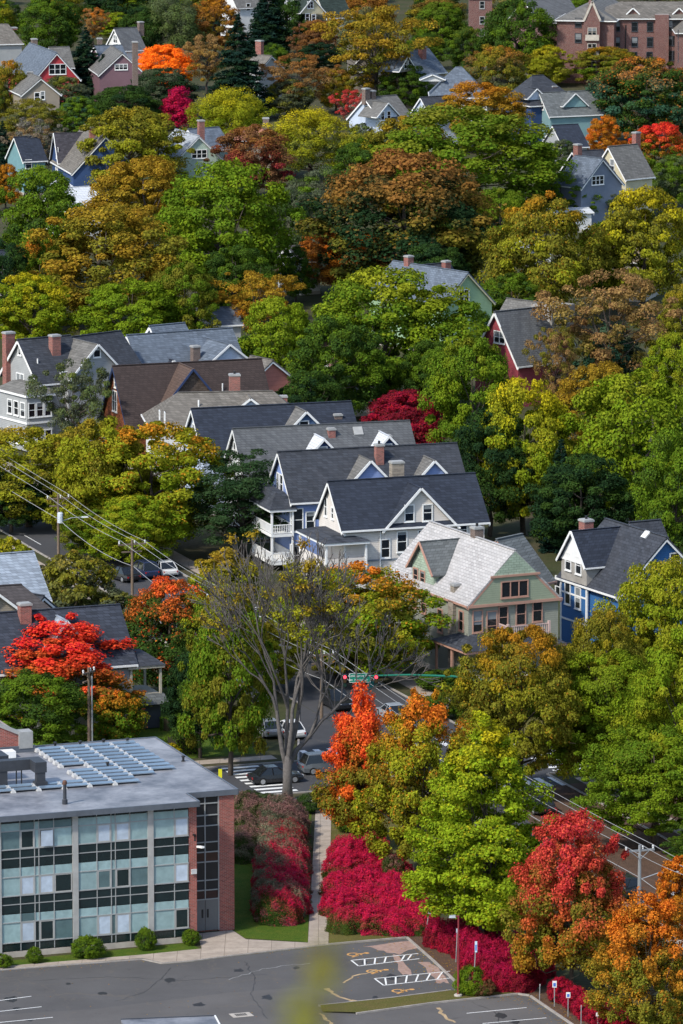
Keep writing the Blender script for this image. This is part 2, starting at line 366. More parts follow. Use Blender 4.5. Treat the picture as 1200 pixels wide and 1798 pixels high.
# ------------------------------------------------------------------ ground, streets, lot
GMAT, _t, _b, _N, _L = new_mat('ground_soil_and_grass')
_tc = _N.new('ShaderNodeTexCoord')
_c = mixc(_N, _L, ramp(_N, _L, noise(_N, _L, _tc.outputs['Object'], .12, 6, .7), .35, .65), (.045, .062, .018), (.11, .085, .055))
_c = mixc(_N, _L, ramp(_N, _L, noise(_N, _L, _tc.outputs['Object'], 2.5, 4, .7), .3, .75), _c, (.035, .04, .018))
_L.new(_c, _b.inputs['Base Color']); _b.inputs['Roughness'].default_value = 1; _b.inputs['Specular IOR Level'].default_value = .1
def asphalt(name, col, cracks=True):
    m, t, b, N, L = new_mat(name); tc = N.new('ShaderNodeTexCoord'); ob = tc.outputs['Object']
    c = mixc(N, L, ramp(N, L, noise(N, L, ob, .16, 6, .65), .35, .65), tuple(q*.8 for q in col), tuple(q*1.22 for q in col))
    c = mixc(N, L, ramp(N, L, noise(N, L, ob, 14, 3, .8), .3, .7), c, tuple(q*.82 for q in col), 'MIX')
    pn = noise(N, L, ob, .55, 5, .75); c = mixc(N, L, math_(N, L, 'MULTIPLY', ramp(N, L, pn, .62, .7), .35), c, (.02, .02, .022))
    if cracks:
        v = N.new('ShaderNodeTexVoronoi'); v.feature = 'DISTANCE_TO_EDGE'; v.inputs['Scale'].default_value = .16
        w = N.new('ShaderNodeMixRGB') if False else None
        nz = N.new('ShaderNodeTexNoise'); nz.inputs['Scale'].default_value = .8; L.new(ob, nz.inputs['Vector'])
        va = N.new('ShaderNodeVectorMath'); va.operation = 'MULTIPLY_ADD'; L.new(nz.outputs['Color'], va.inputs[0]); va.inputs[1].default_value = (3, 3, 0); L.new(ob, va.inputs[2])
        L.new(va.outputs[0], v.inputs['Vector'])
        cr = math_(N, L, 'LESS_THAN', v.outputs['Distance'], .008)
        c = mixc(N, L, math_(N, L, 'MULTIPLY', cr, .35), c, (.13, .11, .09))
    L.new(c, b.inputs['Base Color']); b.inputs['Roughness'].default_value = .9; b.inputs['Specular IOR Level'].default_value = .25
    return m
ASPH = asphalt('street_asphalt', (.062, .062, .066)); LOT = asphalt('parking_lot_asphalt', (.10, .096, .095))
def paving(name, col, joint):
    m, t, b, N, L = new_mat(name); tc = N.new('ShaderNodeTexCoord'); ob = tc.outputs['Object']
    br = N.new('ShaderNodeTexBrick'); L.new(ob, br.inputs['Vector']); br.offset = 0; br.inputs['Scale'].default_value = 1
    br.inputs['Brick Width'].default_value = 1.72; br.inputs['Row Height'].default_value = 1.75; br.inputs['Mortar Size'].default_value = .018
    br.inputs['Color1'].default_value = (*tuple(q*.9 for q in col), 1); br.inputs['Color2'].default_value = (*tuple(q*1.08 for q in col), 1); br.inputs['Mortar'].default_value = (*joint, 1)
    st = noise(N, L, ob, .9, 6, .75)
    c = mixc(N, L, ramp(N, L, st, .4, .75), br.outputs['Color'], tuple(q*.62 for q in col))
    L.new(c, b.inputs['Base Color']); b.inputs['Roughness'].default_value = .95; b.inputs['Specular IOR Level'].default_value = .2
    return m
PAVE = paving('concrete_paving', (.40, .335, .275), (.12, .09, .07))
KERB = plain('kerb_concrete', (.33, .30, .27), .95, .3, 1.5)
def lawnmat(name, a, b_, sc=.7):
    m, t, b, N, L = new_mat(name); tc = N.new('ShaderNodeTexCoord'); ob = tc.outputs['Object']
    c = mixc(N, L, ramp(N, L, noise(N, L, ob, sc, 5, .7), .35, .68), a, b_)
    c = mixc(N, L, ramp(N, L, noise(N, L, ob, 9, 3, .8), .35, .7), c, tuple(q*.55 for q in a))
    L.new(c, b.inputs['Base Color']); b.inputs['Roughness'].default_value = 1; b.inputs['Specular IOR Level'].default_value = .1
    bp = N.new('ShaderNodeBump'); bp.inputs['Strength'].default_value = .8; bp.inputs['Distance'].default_value = .06; L.new(noise(N, L, ob, 7, 4, .8), bp.inputs['Height']); L.new(bp.outputs[0], b.inputs['Normal'])
    return m
LAWN = lawnmat('lawn_grass', (.055, .115, .012), (.13, .15, .02)); DRYLAWN = lawnmat('dry_grass', (.115, .115, .03), (.17, .125, .05)); MULCH = lawnmat('leaf_mulch', (.14, .085, .06), (.09, .06, .042), 1.4)
PAINT = plain('road_paint', (.74, .74, .72), .8, .15, 3); YPAINT = plain('worn_orange_paint', (.62, .33, .11), .85, .3, 6)
def sheet(name, pts, z, mat, kind='structure'):
    m = MB(); m.face([(p[0], p[1], z) for p in pts]); o = m.build(name, mat); return tag(o, kind=kind)
m = MB(); m.face([(-2500, -300, 0), (2500, -300, 0), (2500, 5200, 0), (-2500, 5200, 0)]); tag(m.build('ground', GMAT), kind='structure')
# main street and the cross street, in grid metres
sheet('main_street', [S(162.5, 330), S(172.3, 330), S(172.3, 800), S(162.5, 800)], .008, ASPH)
sheet('cross_street', [S(60, 435.2), S(162.5, 435.2), S(162.5, 446.8), S(60, 446.8)], .008, ASPH)
sheet('cross_street_east', [S(172.3, 435.2), S(300, 435.2), S(300, 446.8), S(172.3, 446.8)], .008, ASPH)
def kerb(name, pts, w=.18, h=.13, mat=None):
    m = MB()
    for a, b in zip(pts, pts[1:]):
        a = Vector((a[0], a[1], h/2-.02)); b = Vector((b[0], b[1], h/2-.02)); m.bar(a, b, w, h)
    return tag(m.build(name, mat or KERB), kind='structure')
for nm, a, b in (('west_kerb', S(162.4, 470), S(162.4, 800)), ('west_kerb', S(154.4, 447), S(162.4, 470)), ('east_kerb', S(172.4, 447), S(172.4, 800)), ('west_kerb', S(162.4, 330), S(162.4, 435)), ('east_kerb', S(172.4, 330), S(172.4, 435)),
                 ('cross_kerb', S(60, 435.1), S(162.3, 435.1)), ('cross_kerb', S(60, 446.9), S(154.4, 446.9)), ('cross_kerb', S(172.5, 446.9), S(300, 446.9)), ('cross_kerb', S(172.5, 435.1), S(300, 435.1))):
    kerb(nm, [a, b])
for u0, u1, v0, v1 in ((159.2, 161.0, 472, 800), (174.0, 175.8, 449, 800), (174.0, 175.8, 330, 433), (159.4, 161.2, 330, 433)):
    sheet('sidewalk', [S(u0, v0), S(u1, v0), S(u1, v1), S(u0, v1)], .024, PAVE)
sheet('turning_lane', [S(154.4, 446.9), S(162.45, 446.9), S(162.45, 470)], .0085, ASPH)
sheet('sidewalk', [S(60, 448.4), S(153, 448.4), S(153, 450), S(60, 450)], .024, PAVE)
sheet('sidewalk', [S(60, 431.8), S(159, 431.8), S(159, 433.4), S(60, 433.4)], .024, PAVE)
def stripes(name, rects, mat=PAINT, z=.016):
    m = MB()
    for q in rects: m.face([(p[0], p[1], z) for p in q])
    return tag(m.build(name, mat), kind='structure')
def bars_u(u0, u1, vs, w=.55): return [[S(u0, v), S(u1, v), S(u1, v+w), S(u0, v+w)] for v in vs]
def bars_v(v0, v1, us, w=.55): return [[S(u, v0), S(u+w, v0), S(u+w, v1), S(u, v1)] for u in us]
stripes('crosswalk_marking', bars_u(147.3, 150.6, [436+k*1.25 for k in range(9)]))
stripes('crosswalk_marking', bars_v(447.6, 451, [155.8+k*1.25 for k in range(13)]))
stripes('crosswalk_marking', bars_v(430.6, 434, [163.2+k*1.25 for k in range(8)]))
stripes('crosswalk_marking', bars_u(158.2, 161.4, [436+k*1.25 for k in range(9)]))
stripes('crosswalk_marking', bars_u(173.4, 176.6, [436+k*1.25 for k in range(9)]))
0 and stripes('centre_line', [[S(167.25, a), S(167.37, a), S(167.37, b), S(167.25, b)] for a, b in ((340, 428),)] + [[S(167.5, a), S(167.62, a), S(167.62, b), S(167.5, b)] for a, b in ((340, 428),)], YPAINT)
stripes('parking_line', [[S(163.9, a), S(164.0, a), S(164.0, a+6), S(163.9, a+6)] for a in range(520, 640, 12)])
stripes('stop_line', [[S(163, 453), S(167, 453), S(167, 453.5), S(163, 453.5)]])
# parking lot
def PP(l, z=0): return [P(x, y, z) for x, y in l]
sheet('parking_lot', [P(-60, 1713), P(0, 1705), P(250, 1686), P(262, 1689), P(285, 1694), P(335, 1690), P(410, 1680), P(580, 1661), P(715, 1649), P(806, 1731), P(812, 1745), P(912, 1747), P(932, 1751), P(1004, 1800), (19, 340, 0), (-40, 340, 0), (-42, 395, 0)], .008, LOT)
kerb('lot_kerb', PP([(578, 1660), (715, 1648), (763, 1690), (806, 1731)]), .16, .15)
kerb('lot_kerb', PP([(932, 1751), (1004, 1800), (1080, 1850)]), .16, .15)
kerb('lot_kerb', PP([(-60, 1712), (0, 1704.5), (250, 1685.5), (285, 1693), (335, 1689), (410, 1679), (578, 1660)]), .14, .1)
sheet('island_grass', PP([(566, 1779), (563, 1768), (690, 1755), (792, 1742), (906, 1746), (762, 1762), (630, 1781)]), .12, DRYLAWN)
kerb('island_kerb', PP([(560, 1768), (690, 1754), (792, 1741)]), .13, .14); kerb('island_kerb', PP([(626, 1782), (762, 1763), (910, 1747), (930, 1750)]), .16, .15)
sheet('mulch_strip', PP([(718, 1648), (762, 1640), (900, 1700), (1010, 1745), (1120, 1800), (1080, 1846), (1006, 1799), (934, 1750), (912, 1744), (810, 1733), (765, 1689)]), .012, MULCH)
sheet('lawn', PP([(412, 1500), (440, 1410), (548, 1400), (541, 1655), (430, 1648), (410, 1634)]), .014, LAWN)
sheet('lawn', PP([(583, 1420), (700, 1440), (752, 1640), (715, 1646), (578, 1658)]), .014, DRYLAWN)
sheet('lawn', PP([(-60, 1695), (330, 1656), (353, 1667), (250, 1678), (0, 1699), (-60, 1706)]), .014, LAWN)
sheet('path', [P(541, 1658), P(577, 1659), P(582, 1430), P(590, 1385), P(560, 1385), P(554, 1430)], .03, PAVE)
sheet('front_pavement', [P(-60, 1704), P(0, 1698), P(250, 1677), P(354, 1666.5), P(348, 1640), P(408, 1634), P(432, 1650), P(541, 1656), P(577, 1658), P(410, 1677), P(335, 1687), P(285, 1691), P(250, 1683), P(0, 1703), P(-60, 1711)], .022, PAVE)
DUST = plain('pink_dust', (.34, .23, .19), 1, .3, 2)
m = MB(); rr = random.Random(4)
def blot(pts, z):
    q = []
    for i in range(len(pts)):
        a, b = Vector(pts[i]), Vector(pts[(i+1) % len(pts)])
        for k in range(4): p = a.lerp(b, k/4); q.append((p.x+rr.uniform(-.14, .14), p.y+rr.uniform(-.25, .25), z))
    m.face(q)
blot(PP([(640, 1662), (724, 1652), (738, 1662), (700, 1676), (672, 1671)]), .011)
blot(PP([(690, 1676), (702, 1677), (724, 1712), (706, 1712)]), .0115)
blot(PP([(736, 1690), (760, 1692), (790, 1726), (770, 1726)]), .0112)
tag(m.build('dust_patch', DUST), kind='structure')
def crack(name, l, w=.16, mat=None):
    m = MB(); pts = PP(l); q = []
    for a, b in zip(pts, pts[1:]):
        n = max(2, int((b-a).length/.5))
        for k in range(n): q.append(a.lerp(b, k/n)+Vector((rr.uniform(-.12, .12), rr.uniform(-.2, .2), 0)))
    q.append(pts[-1])
    for a, b in zip(q, q[1:]):
        d = (b-a).normalized(); s_ = Vector((-d.y, d.x, 0))*w*rr.uniform(.3, .8); m.face([(p.x, p.y, .0122) for p in (a+s_, a-s_, b-s_, b+s_)])
    return tag(m.build(name, mat or plain('crack_sand', (.42, .30, .17), 1, .3)), kind='structure')
crack('pavement_crack', [(575, 1735), (590, 1748), (613, 1757), (640, 1760), (660, 1757)], .3)
crack('pavement_crack', [(603, 1728), (622, 1714), (650, 1708), (662, 1703)], .14); crack('pavement_crack', [(768, 1769), (780, 1785), (800, 1796)], .2)
crack('pavement_crack', [(560, 1780), (575, 1790), (582, 1800)], .2); crack('pavement_crack', [(400, 1720), (470, 1700), (545, 1692)], .05, COPING)
def ln(a, b, w):
    a = P(*a); b = P(*b); d = (b-a).normalized(); n = Vector((-d.y, d.x, 0))*w/2; return [a+n, a-n, b-n, b+n]
OIL = plain('oil_stain', (.03, .03, .031), .6, .3, 3, 0, .4); m = MB()
for px, py in ((30, 1772), (52, 1792), (20, 1755), (640, 1690), (690, 1716), (660, 1752), (880, 1784), (905, 1795), (300, 1722), (420, 1705), (180, 1745), (520, 1700), (350, 1765), (470, 1752), (120, 1728)):
    c = P(px, py); r0 = rr.uniform(.18, .55); m.face([(c.x+math.cos(a*.628)*r0*rr.uniform(.6, 1.2), c.y+math.sin(a*.628)*r0*rr.uniform(.9, 2.0), .0118) for a in range(10)])
tag(m.build('oil_stain', OIL), kind='structure')
for l in ([(60, 1722), (180, 1716), (330, 1722), (470, 1712)], [(430, 1690), (450, 1720), (440, 1745), (470, 1790)], [(200, 1760), (260, 1740), (300, 1700)], [(830, 1760), (870, 1780), (880, 1800)]): crack('tar_seam', l, .045, OIL)
LOT2 = asphalt('worn_lot_asphalt', (.115, .108, .104))
sheet('worn_asphalt', PP([(-60, 1786), (160, 1773), (400, 1744), (545, 1733), (600, 1752), (612, 1763), (562, 1770), (566, 1779), (640, 1782), (760, 1764), (910, 1750), (990, 1800), (1000, 1850), (-60, 1850)]), .0095, LOT2)
w = .12
hb = []
for TL, TR, BR_, BL, ts in (((617, 1687), (735, 1675), (737, 1684), (630, 1697), (.2, .36, .52, .8, .9)), ((658, 1719), (791, 1706), (791, 1718), (674, 1731), (.14, .28, .43, .58, .74, .9))):
    hb += [ln(TL, TR, w), ln(BL, BR_, w), ln(TL, BL, w)]
    for t in ts:
        a = (TL[0]+(TR[0]-TL[0])*t, TL[1]+(TR[1]-TL[1])*t); b = (BL[0]+(BR_[0]-BL[0])*(t-.1), BL[1]+(BR_[1]-BL[1])*(t-.1)); hb.append(ln(a, b, w))
stripes('hatched_bay_marking', hb)
stripes('parking_line', [ln(*q, .11) for q in (((820, 1780), (925, 1770)), ((848, 1798), (960, 1788)), ((-40, 1763), (55, 1750)), ((-40, 1781), (73, 1768.5)), ((-40, 1800), (93, 1787)))])
def wheelchair(px, py):
    c = P(px, py, .016); m = MB(); M4 = Matrix.Rotation(R(-70), 3, 'Z')
    def arc(cx, cy, r, a0, a1, w, n=10):
        for k in range(n):
            t0, t1 = R(a0+(a1-a0)*k/n), R(a0+(a1-a0)*(k+1)/n)
            m.face([c+M4 @ Vector((cx+math.cos(t)*q, cy+math.sin(t)*q, 0)) for t, q in ((t0, r-w), (t1, r-w), (t1, r+w), (t0, r+w))])
    def seg(x0, y0, x1, y1, w):
        d = Vector((x1-x0, y1-y0, 0)).normalized(); n = Vector((-d.y, d.x, 0))*w
        m.face([c+M4 @ (Vector((x, y, 0))+q) for x, y, q in ((x0, y0, n), (x0, y0, -n), (x1, y1, -n), (x1, y1, n))])
    arc(0, -.1, .42, 120, 400, .075); arc(-.05, .95, .11, 0, 360, .1); seg(-.05, .78, .0, .1, .09); seg(0, .42, .4, .42, .07); seg(0, .12, .45, .12, .09); seg(.45, .12, .62, -.4, .08); seg(.6, -.42, .8, -.36, .08)
    return tag(m.build('wheelchair_marking', YPAINT), kind='structure')
for a in ((623, 1676), (657, 1705.5), (702, 1740)): wheelchair(*a)
m = MB(); m.box(-.75, .75, -.55, .55, -.02, .03); dr = m.build('storm_drain', CONC); dr.location = P(424, 1783); dr.rotation_euler.z = R(19.5); tag(dr, 'concrete framed storm drain grate in the grey parking lot', 'storm drain')
m = MB()
for k in range(6): m.box(-.42+k*.14, -.34+k*.14, -.3, .3, .031, .045)
m.build('grate', BLACKM, dr)

# ------------------------------------------------------------------ houses of the street row
def porch(h, x0, x1, y0, y1, zf, zt, roofmat, zfl=None, trim=None, rail=True, posts=None, wallm=None, hip=True, solid=False, name='porch', rise=.8, floors=1):
    """a roofed porch in a house's local metres: floor, posts, railing, roof"""
    t = trim or h.trim
    m = MB(); m.box(x0, x1, y0, y1, max(0, zf-.25), zf); fl = h.put(m, name, wallm or t)
    c = [(x0+.1, y0+.1), (x1-.1, y0+.1), (x0+.1, y1-.1), (x1-.1, y1-.1)]
    n = posts or max(2, int((x1-x0)/2.6)+1)
    for k in range(n): c.append((x0+.1+(x1-x0-.2)*k/(n-1), y0+.1))
    for (a, b) in set((round(a, 2), round(b, 2)) for a, b in c):
        m = MB(); m.box(a-.1, a+.1, b-.1, b+.1, zf+.001, zt); h.put(m, 'post', t, fl)
    if rail or solid:
        m = MB()
        for (a, b) in (((x0+.2, y0+.1), (x1-.2, y0+.1)), ((x0+.1, y0+.2), (x0+.1, y1)), ((x1-.1, y0+.2), (x1-.1, y1))):
            L = math.hypot(b[0]-a[0], b[1]-a[1]); dx, dy = (b[0]-a[0])/L, (b[1]-a[1])/L
            if solid: m.bar((a[0], a[1], zf+.5), (b[0], b[1], zf+.5), .1, .98)
            else:
                m.bar((a[0], a[1], zf+.95), (b[0], b[1], zf+.95), .09, .09); m.bar((a[0], a[1], zf+.14), (b[0], b[1], zf+.14), .07, .07)
                for k in range(1, int(L/.24)): m.box(a[0]+dx*k*.24-.03, a[0]+dx*k*.24+.03, a[1]+dy*k*.24-.03, a[1]+dy*k*.24+.03, zf+.18, zf+.9)
        h.put(m, 'railing', wallm if solid and wallm else t, fl)
    if roofmat:
        m = MB(); o = .3; q0 = [(x0-o, y0-o), (x1+o, y0-o), (x1+o, y1+o), (x0-o, y1+o)]; i = min(x1-x0, y1-y0)*.3 if hip else .02
        q1 = [(x0+i, y0+i), (x1-i, y0+i), (x1-i, y1-i), (x0+i, y1-i)]
        m.hexa([(a, b, zt+.13) for a, b in q0], [(a, b, zt+.13+rise) for a, b in q1]); h.put(m, 'roof', roofmat, fl)
        m = MB(); m.box(x0-.22, x1+.22, y0-.22, y1+.22, zt-.12, zt+.128); h.put(m, 'trim', t, fl)
    return fl

# cream house
h = House('cream_house', 'cream clapboard house with two attic windows in its big front gable', (575, 845), (835, 830), 11.5, 8.4, 7.2, W_CREAM, SLATE)
g = h.gable(738, 856, 8.0, zb=0)
for x, y in ((719, 901), (751, 900)): h.win(g, x, y, .85, 1.5)
for x, y in ((706, 951),): h.win(g, x, y, .9, 1.9)
h.win(g, 677, 963, .8, 1.7); h.win(g, 742, 946, .8, 1.6)
h.win('F', 812, 930, .9, 1.6); h.win('L', 573, 890, .6, 1.7); h.win('L', 585, 901, .55, 1.0)
h.win('F', 622, 1020, .9, 1.6); h.win('F', 705, 1012, .9, 1.6) if False else None
h.chimney(697, 809, 1.6, 1.25, .9, CHIMS, pot=False)
porch(h, h.wl-2.3, h.wl+2.0, -h.hw-1.0, h.hw-.6, 3.6, 6.1, SLATE2, solid=True, wallm=W_CREAM, rise=.5); 
m = MB(); m.box(h.wl-2.2, h.wl-.01, -h.hw-.9, h.hw-.7, .1, 3.35); m.box(h.wl-.01, h.wl+1.9, -h.hw-.9, -h.hw-.01, .1, 3.35); h.put(m, 'lower_porch_wall', W_CREAM)
for px, z0 in ((668, 7.0),): 
    p = h.hit(px, 960, 1, -h.hw-.1); m = MB(); m.tube([(p.x, -h.hw-.13, .4), (p.x, -h.hw-.13, 7.0)], .06, 6); h.put(m, 'downpipe', WHITE)
m = MB(); m.box(h.wl-.02, h.wr+.02, -h.hw-.10, -h.hw-.062, 4.0, 4.16); h.put(m, 'band', plain('grey_blue_band', (.22, .25, .29)))
h.corner(h.wl+.06)
# light blue house
h = House('light_blue_house', 'light blue house with stacked white railed porches and pale gable dormers on a dark roof', (487, 793), (803, 777), 11.5, 9.0, 6.9, W_BLUE, SLATE2)
g1 = h.gable(650, 808, 6.4, roof=GREYR); g2 = h.gable(762, 808, 6.0, roof=GREYR)
h.win('L', 495, 850, .9, 1.8); h.win('L', 489, 846, .5, 1.7)
h.chimney(666, 779, -1.2, .8, .8); 
h.win('F', 521, 913, 1.2, 2.2, rail=True); h.win('F', 521, 975, 1.2, 2.2); h.win('F', 545, 915, .8, 1.8)
y0 = -h.hw
m = MB(); m.box(h.wl+.02, h.wl+.06, y0+.1, y0+1, 1, 1.1)
porch(h, h.wl-2.4, h.wl-.02, y0-.2, y0+6.5, .9, 3.4, None, rail=True); porch(h, h.wl-2.4, h.wl-.02, y0-.2, y0+6.5, 3.75, 6.2, SLATE2, rail=True, rise=1.6)
# grey house with white dormers
h = House('grey_roofed_house', 'white trimmed house with a streaky grey roof and two white gabled dormers', (408, 752), (720, 738), 11.5, 9.0, 6.9, W_WHITE, GREYS)
for px, py in ((568, 770), (682, 765)):
    g = h.gable(px, py, 5.6, roof=WHITER, wall=W_NAVY); h.win(g, px-1, py+20, .8, .55, rail=False)
h.win('L', 413, 790, .8, 1.5)
h.chimney(582, 751, -.9, .75, .75, BRICK, pot=False); h.chimney(679, 763, -2.2, .9, .8, CHIMB, pot=False); h.skylight(629, 757, 0, 1.0, 1.0)
# navy house
h = House('slate_roofed_house', 'house with a long navy slate roof, blue front gable and pale left gable', (335, 717), (617, 704), 11, 8.6, 6.8, W_PALE, SLATE)
g = h.gable(537, 722, 6.2, roof=GREYR, wall=siding('denim_siding', (.08, .14, .26))); h.win(g, 534, 744, .9, .5, rail=False)
h.win('L', 341, 757, .9, 1.4); h.chimney(593, 726, -1.3, .85, .8, CHIMB, pot=False)
# beige hip house
h = House('hip_roofed_house', 'white walled house under a weathered taupe hip roof with brick chimney', (312, 689), (480, 686), 9.4, 9.6, 6.3, W_WHITE, TAUPE, hipL=3.6, hipR=3.6)
g = h.gable(440, 699, 4.2, y=-3.4, slope=.75, roof=TAUPE, wall=W_PALE)
h.win('L', 281, 735, .8, 1.6); h.win('L', 290, 738, .8, 1.6); h.chimney(412, 656, 1.6, 1.15, 1.0, CHIM); h.chimney(497, 694, 1.0, .9, .8, BRICK, pot=False)
h.vent(349, 706, -2, .09, .7)
# brown house
h = House('brown_shingle_house', 'brown roofed house with orange shingle gables and navy bargeboards', (197, 642), (460, 629), 11, 10.6, 4.6, W_ORANGE, BROWNR, trim=NAVYT)
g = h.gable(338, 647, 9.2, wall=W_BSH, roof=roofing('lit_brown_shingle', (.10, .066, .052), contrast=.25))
h.win('L', 202, 704, 1.5, 2.2, vbars=1); h.win('L', 203, 672, .55, .9); h.vent(391, 683, -2.6, .08, .9)
m = MB(); m.box(h.wl-4.6, h.wl-.02, -4.3, .6, 2.6, 2.85); h.put(m, 'flat_porch_roof', WHITER)
for a in (-4.4, -2.2, -.3):
    for b in (-4.1, .4): m = MB(); m.box(h.wl+a-.1, h.wl+a+.1, b-.1, b+.1, 0, 2.6); h.put(m, 'porch_post', WHITE)
# blue-grey roofed house behind
h = House('blue_roofed_house', 'pale house with a complex blue grey roof and wide white left bargeboard', (222, 588), (408, 575), 11, 10.0, 6.0, W_PALE, BLUEG)
g = h.gable(402, 604, 6.6, y=-6.5, slope=.75, wall=W_PALE); h.gable(303, 632, 2.6, y=-3.6, roof=SLATE)
h.chimney(343, 606, -3.6, .9, .85, CHIMB, zb=4, pot=False)
h2 = House('gable', None, (262, 572), (325, 566), 11.6, 7.0, 8.0, W_PALE, BLUEG, root=h.root, base=False)
# grey three storey house on the left
h = House('grey_gabled_house', 'grey three storey house with two tall red chimneys and a white windowed bay', (30, 596), (124, 588), 12.3, 9.4, 7.6, W_GREY, SLATE2)
g = h.gable(170, 604, 8.2, y=-h.hw-1.4, zb=0, roof=GREYR, wall=W_GREY)
h.win(g, 170, 620, .8, .8, rail=False)
h.win('L', 36, 668, 1.6, 1.5, vbars=1); h.win('L', 35, 617, .55, .7, rail=False)
h.chimney(15, 582, 2.8, 1.2, .9, BRICK, zb=2, pot=False); h.chimney(96, 587, -1.5, 1.1, .9, CHIM, pot=False); h.vent(66, 631, -2.5, .08, .5)
h2 = House('gable', None, (118, 592), (212, 580), 12.0, 9.6, 7.4, W_GREY, SLATE2, root=h.root, base=False)
m = MB(); bx0, bx1 = h.wl-2.2, h.wl+1.2; by0, by1 = -h.hw-1.0, 1.2
m.box(bx0, bx1, by0, by1, .2, 6.4); h.put(m, 'bay', W_GREY)
m = MB(); m.box(bx0-.25, bx1+.25, by0-.25, by1+.25, 6.4, 6.7); m.box(bx0-.12, bx1+.12, by0-.12, by1+.12, 3.3, 3.5); h.put(m, 'trim', WHITE)
m = MB(); q0 = [(bx0-.3, by0-.3), (bx1+.3, by0-.3), (bx1+.3, by1+.3), (bx0-.3, by1+.3)]; q1 = [(bx0+1.2, by0+1.2), (bx1-.6, by0+1.2), (bx1-.6, by1-1.2), (bx0+1.2, by1-1.2)]
m.hexa([(a, b, 6.7) for a, b in q0], [(a, b, 7.7) for a, b in q1]); h.put(m, 'roof', GREYR)
for z in (1.7, 4.9):
    for k in range(3): window(h.root, (bx0+.62+k*1.05, by0, z), (0, -1, 0), .75, 1.5)
    for k in range(3): window(h.root, (bx0, by0+.9+k*1.5, z), (-1, 0, 0), .9, 1.5)
h.win('F', 112, 665, .8, 1.5)

# ------------------------------------------------------------------ the green and the cobalt house
h = House('sage_green_house', 'sage green house under a bright white slate roof with a salmon trimmed dormer', (755, 915), (905, 966), 12, 9.7, 7.2, W_GREEN, WHITES, trim=PINKT, o=.25)
g = h.gable(743, 951, 5.4, y=-4.25, slope=1.0, roof=GREENS, wall=W_GREENS, zb=7.0, ret=False, o=.5)
for x, y in ((732, 1010), (744, 1015)): h.win(g, x-1, y, .8, 1.2, frame=PINKT)
# pediment of the right gable projects over the three-light window
sl = h.slope; xr = h.wr
m = MB(); zp = 9.7; yy = (h.zr-zp)/sl
m.face([(xr+.3, -yy, zp), (xr+.3, yy, zp), (xr+.3, 0, h.zr-.12)]); m.face([(xr+.02, -yy, zp), (xr+.02, yy, zp), (xr+.3, yy, zp), (xr+.3, -yy, zp)][::-1]); pd = h.put(m, 'pediment', W_GREENS)
m = MB(); m.bar((xr+.34, -yy-.2, zp), (xr+.34, yy+.2, zp), .12, .2); m.box(xr-.05, xr+.35, -h.W/2+.1, h.W/2-.1, 7.0, 7.24); h.put(m, 'cornice', PINKT)
m = MB(); m.face([(xr+.22, -h.W/2+.15, 7.25), (xr+.22, h.W/2-.15, 7.25), (xr+.22, yy, zp), (xr+.22, -yy, zp)]); h.put(m, 'gable_wall', siding('light_sage_siding', (.27, .31, .22)))
h.win({'axis': 0, 'y': xr+.22, 'n': (1, 0, 0)}, 904, 1034, 2.6, 1.35, frame=PINKT, vbars=2, rail=False)
for x, y, ww, hh in ((839, 1091, .85, 1.9), (884, 1084, .8, 1.9), (915, 1078, .85, 1.9), (944, 1072, .85, 1.9)): h.win('R', x, y, ww, hh, frame=PINKT)
h.win('R', 864, 1099, .9, 2.6, frame=PINKT, name='balcony_door')
for x, y in ((811, 1090), (745, 1059), (728, 1050)): h.win('F', x, y, .75, 1.7, frame=PINKT)
h.win('F', 774, 1090, .8, 2.0, frame=PINKT)
p = h.hit(792, 1090, 1, -h.hw-.3); m = MB(); m.box(p.x-.5, p.x+.5, -h.hw-.35, -h.hw-.01, 0, 7.2); h.put(m, 'stone_chimney_breast', CHIMS)
h.chimney(838, 924, .3, .9, .9, CHIMB); h.chimney(801, 1024, -3.9, .75, .75, CHIMS, cap=False, pot=False)
h2 = House('gable', None, (872, 947), (918, 937), 11.4, 8.0, 7.4, W_GREEN, GREENS, root=h.root, base=False, trim=PINKT)
fl = porch(h, h.wr-3.5, h.wr+2.9, -h.hw-1.6, h.hw-1.0, .9, 3.5, SLATE2, trim=PINKT, rail=False, wallm=CONC, rise=.9)
m = MB()
y0 = -1.8
for a, b in (((h.wr+.3, -1.6), (h.wr+2.0, -1.6)), ((h.wr+2.0, -1.6), (h.wr+2.0, 2.6))):
    m.bar((*a, 5.35), (*b, 5.35), .09, .09); m.bar((*a, 4.6), (*b, 4.6), .07, .07); L = math.hypot(b[0]-a[0], b[1]-a[1])
    for k in range(int(L/.22)): q = Vector((*a, 0)).lerp(Vector((*b, 0)), k*.22/L); m.box(q.x-.03, q.x+.03, q.y-.03, q.y+.03, 4.62, 5.32)
m.box(h.wr+1.9, h.wr+2.12, -1.7, -1.5, 4.4, 5.6); m.box(h.wr+1.9, h.wr+2.12, 2.5, 2.7, 4.4, 5.6); h.put(m, 'balcony_railing', plain('pale_pink_paint', (.55, .40, .36)))
m = MB(); m.box(h.wr-.05, h.wr+.0, -1, 1, 1, 1)
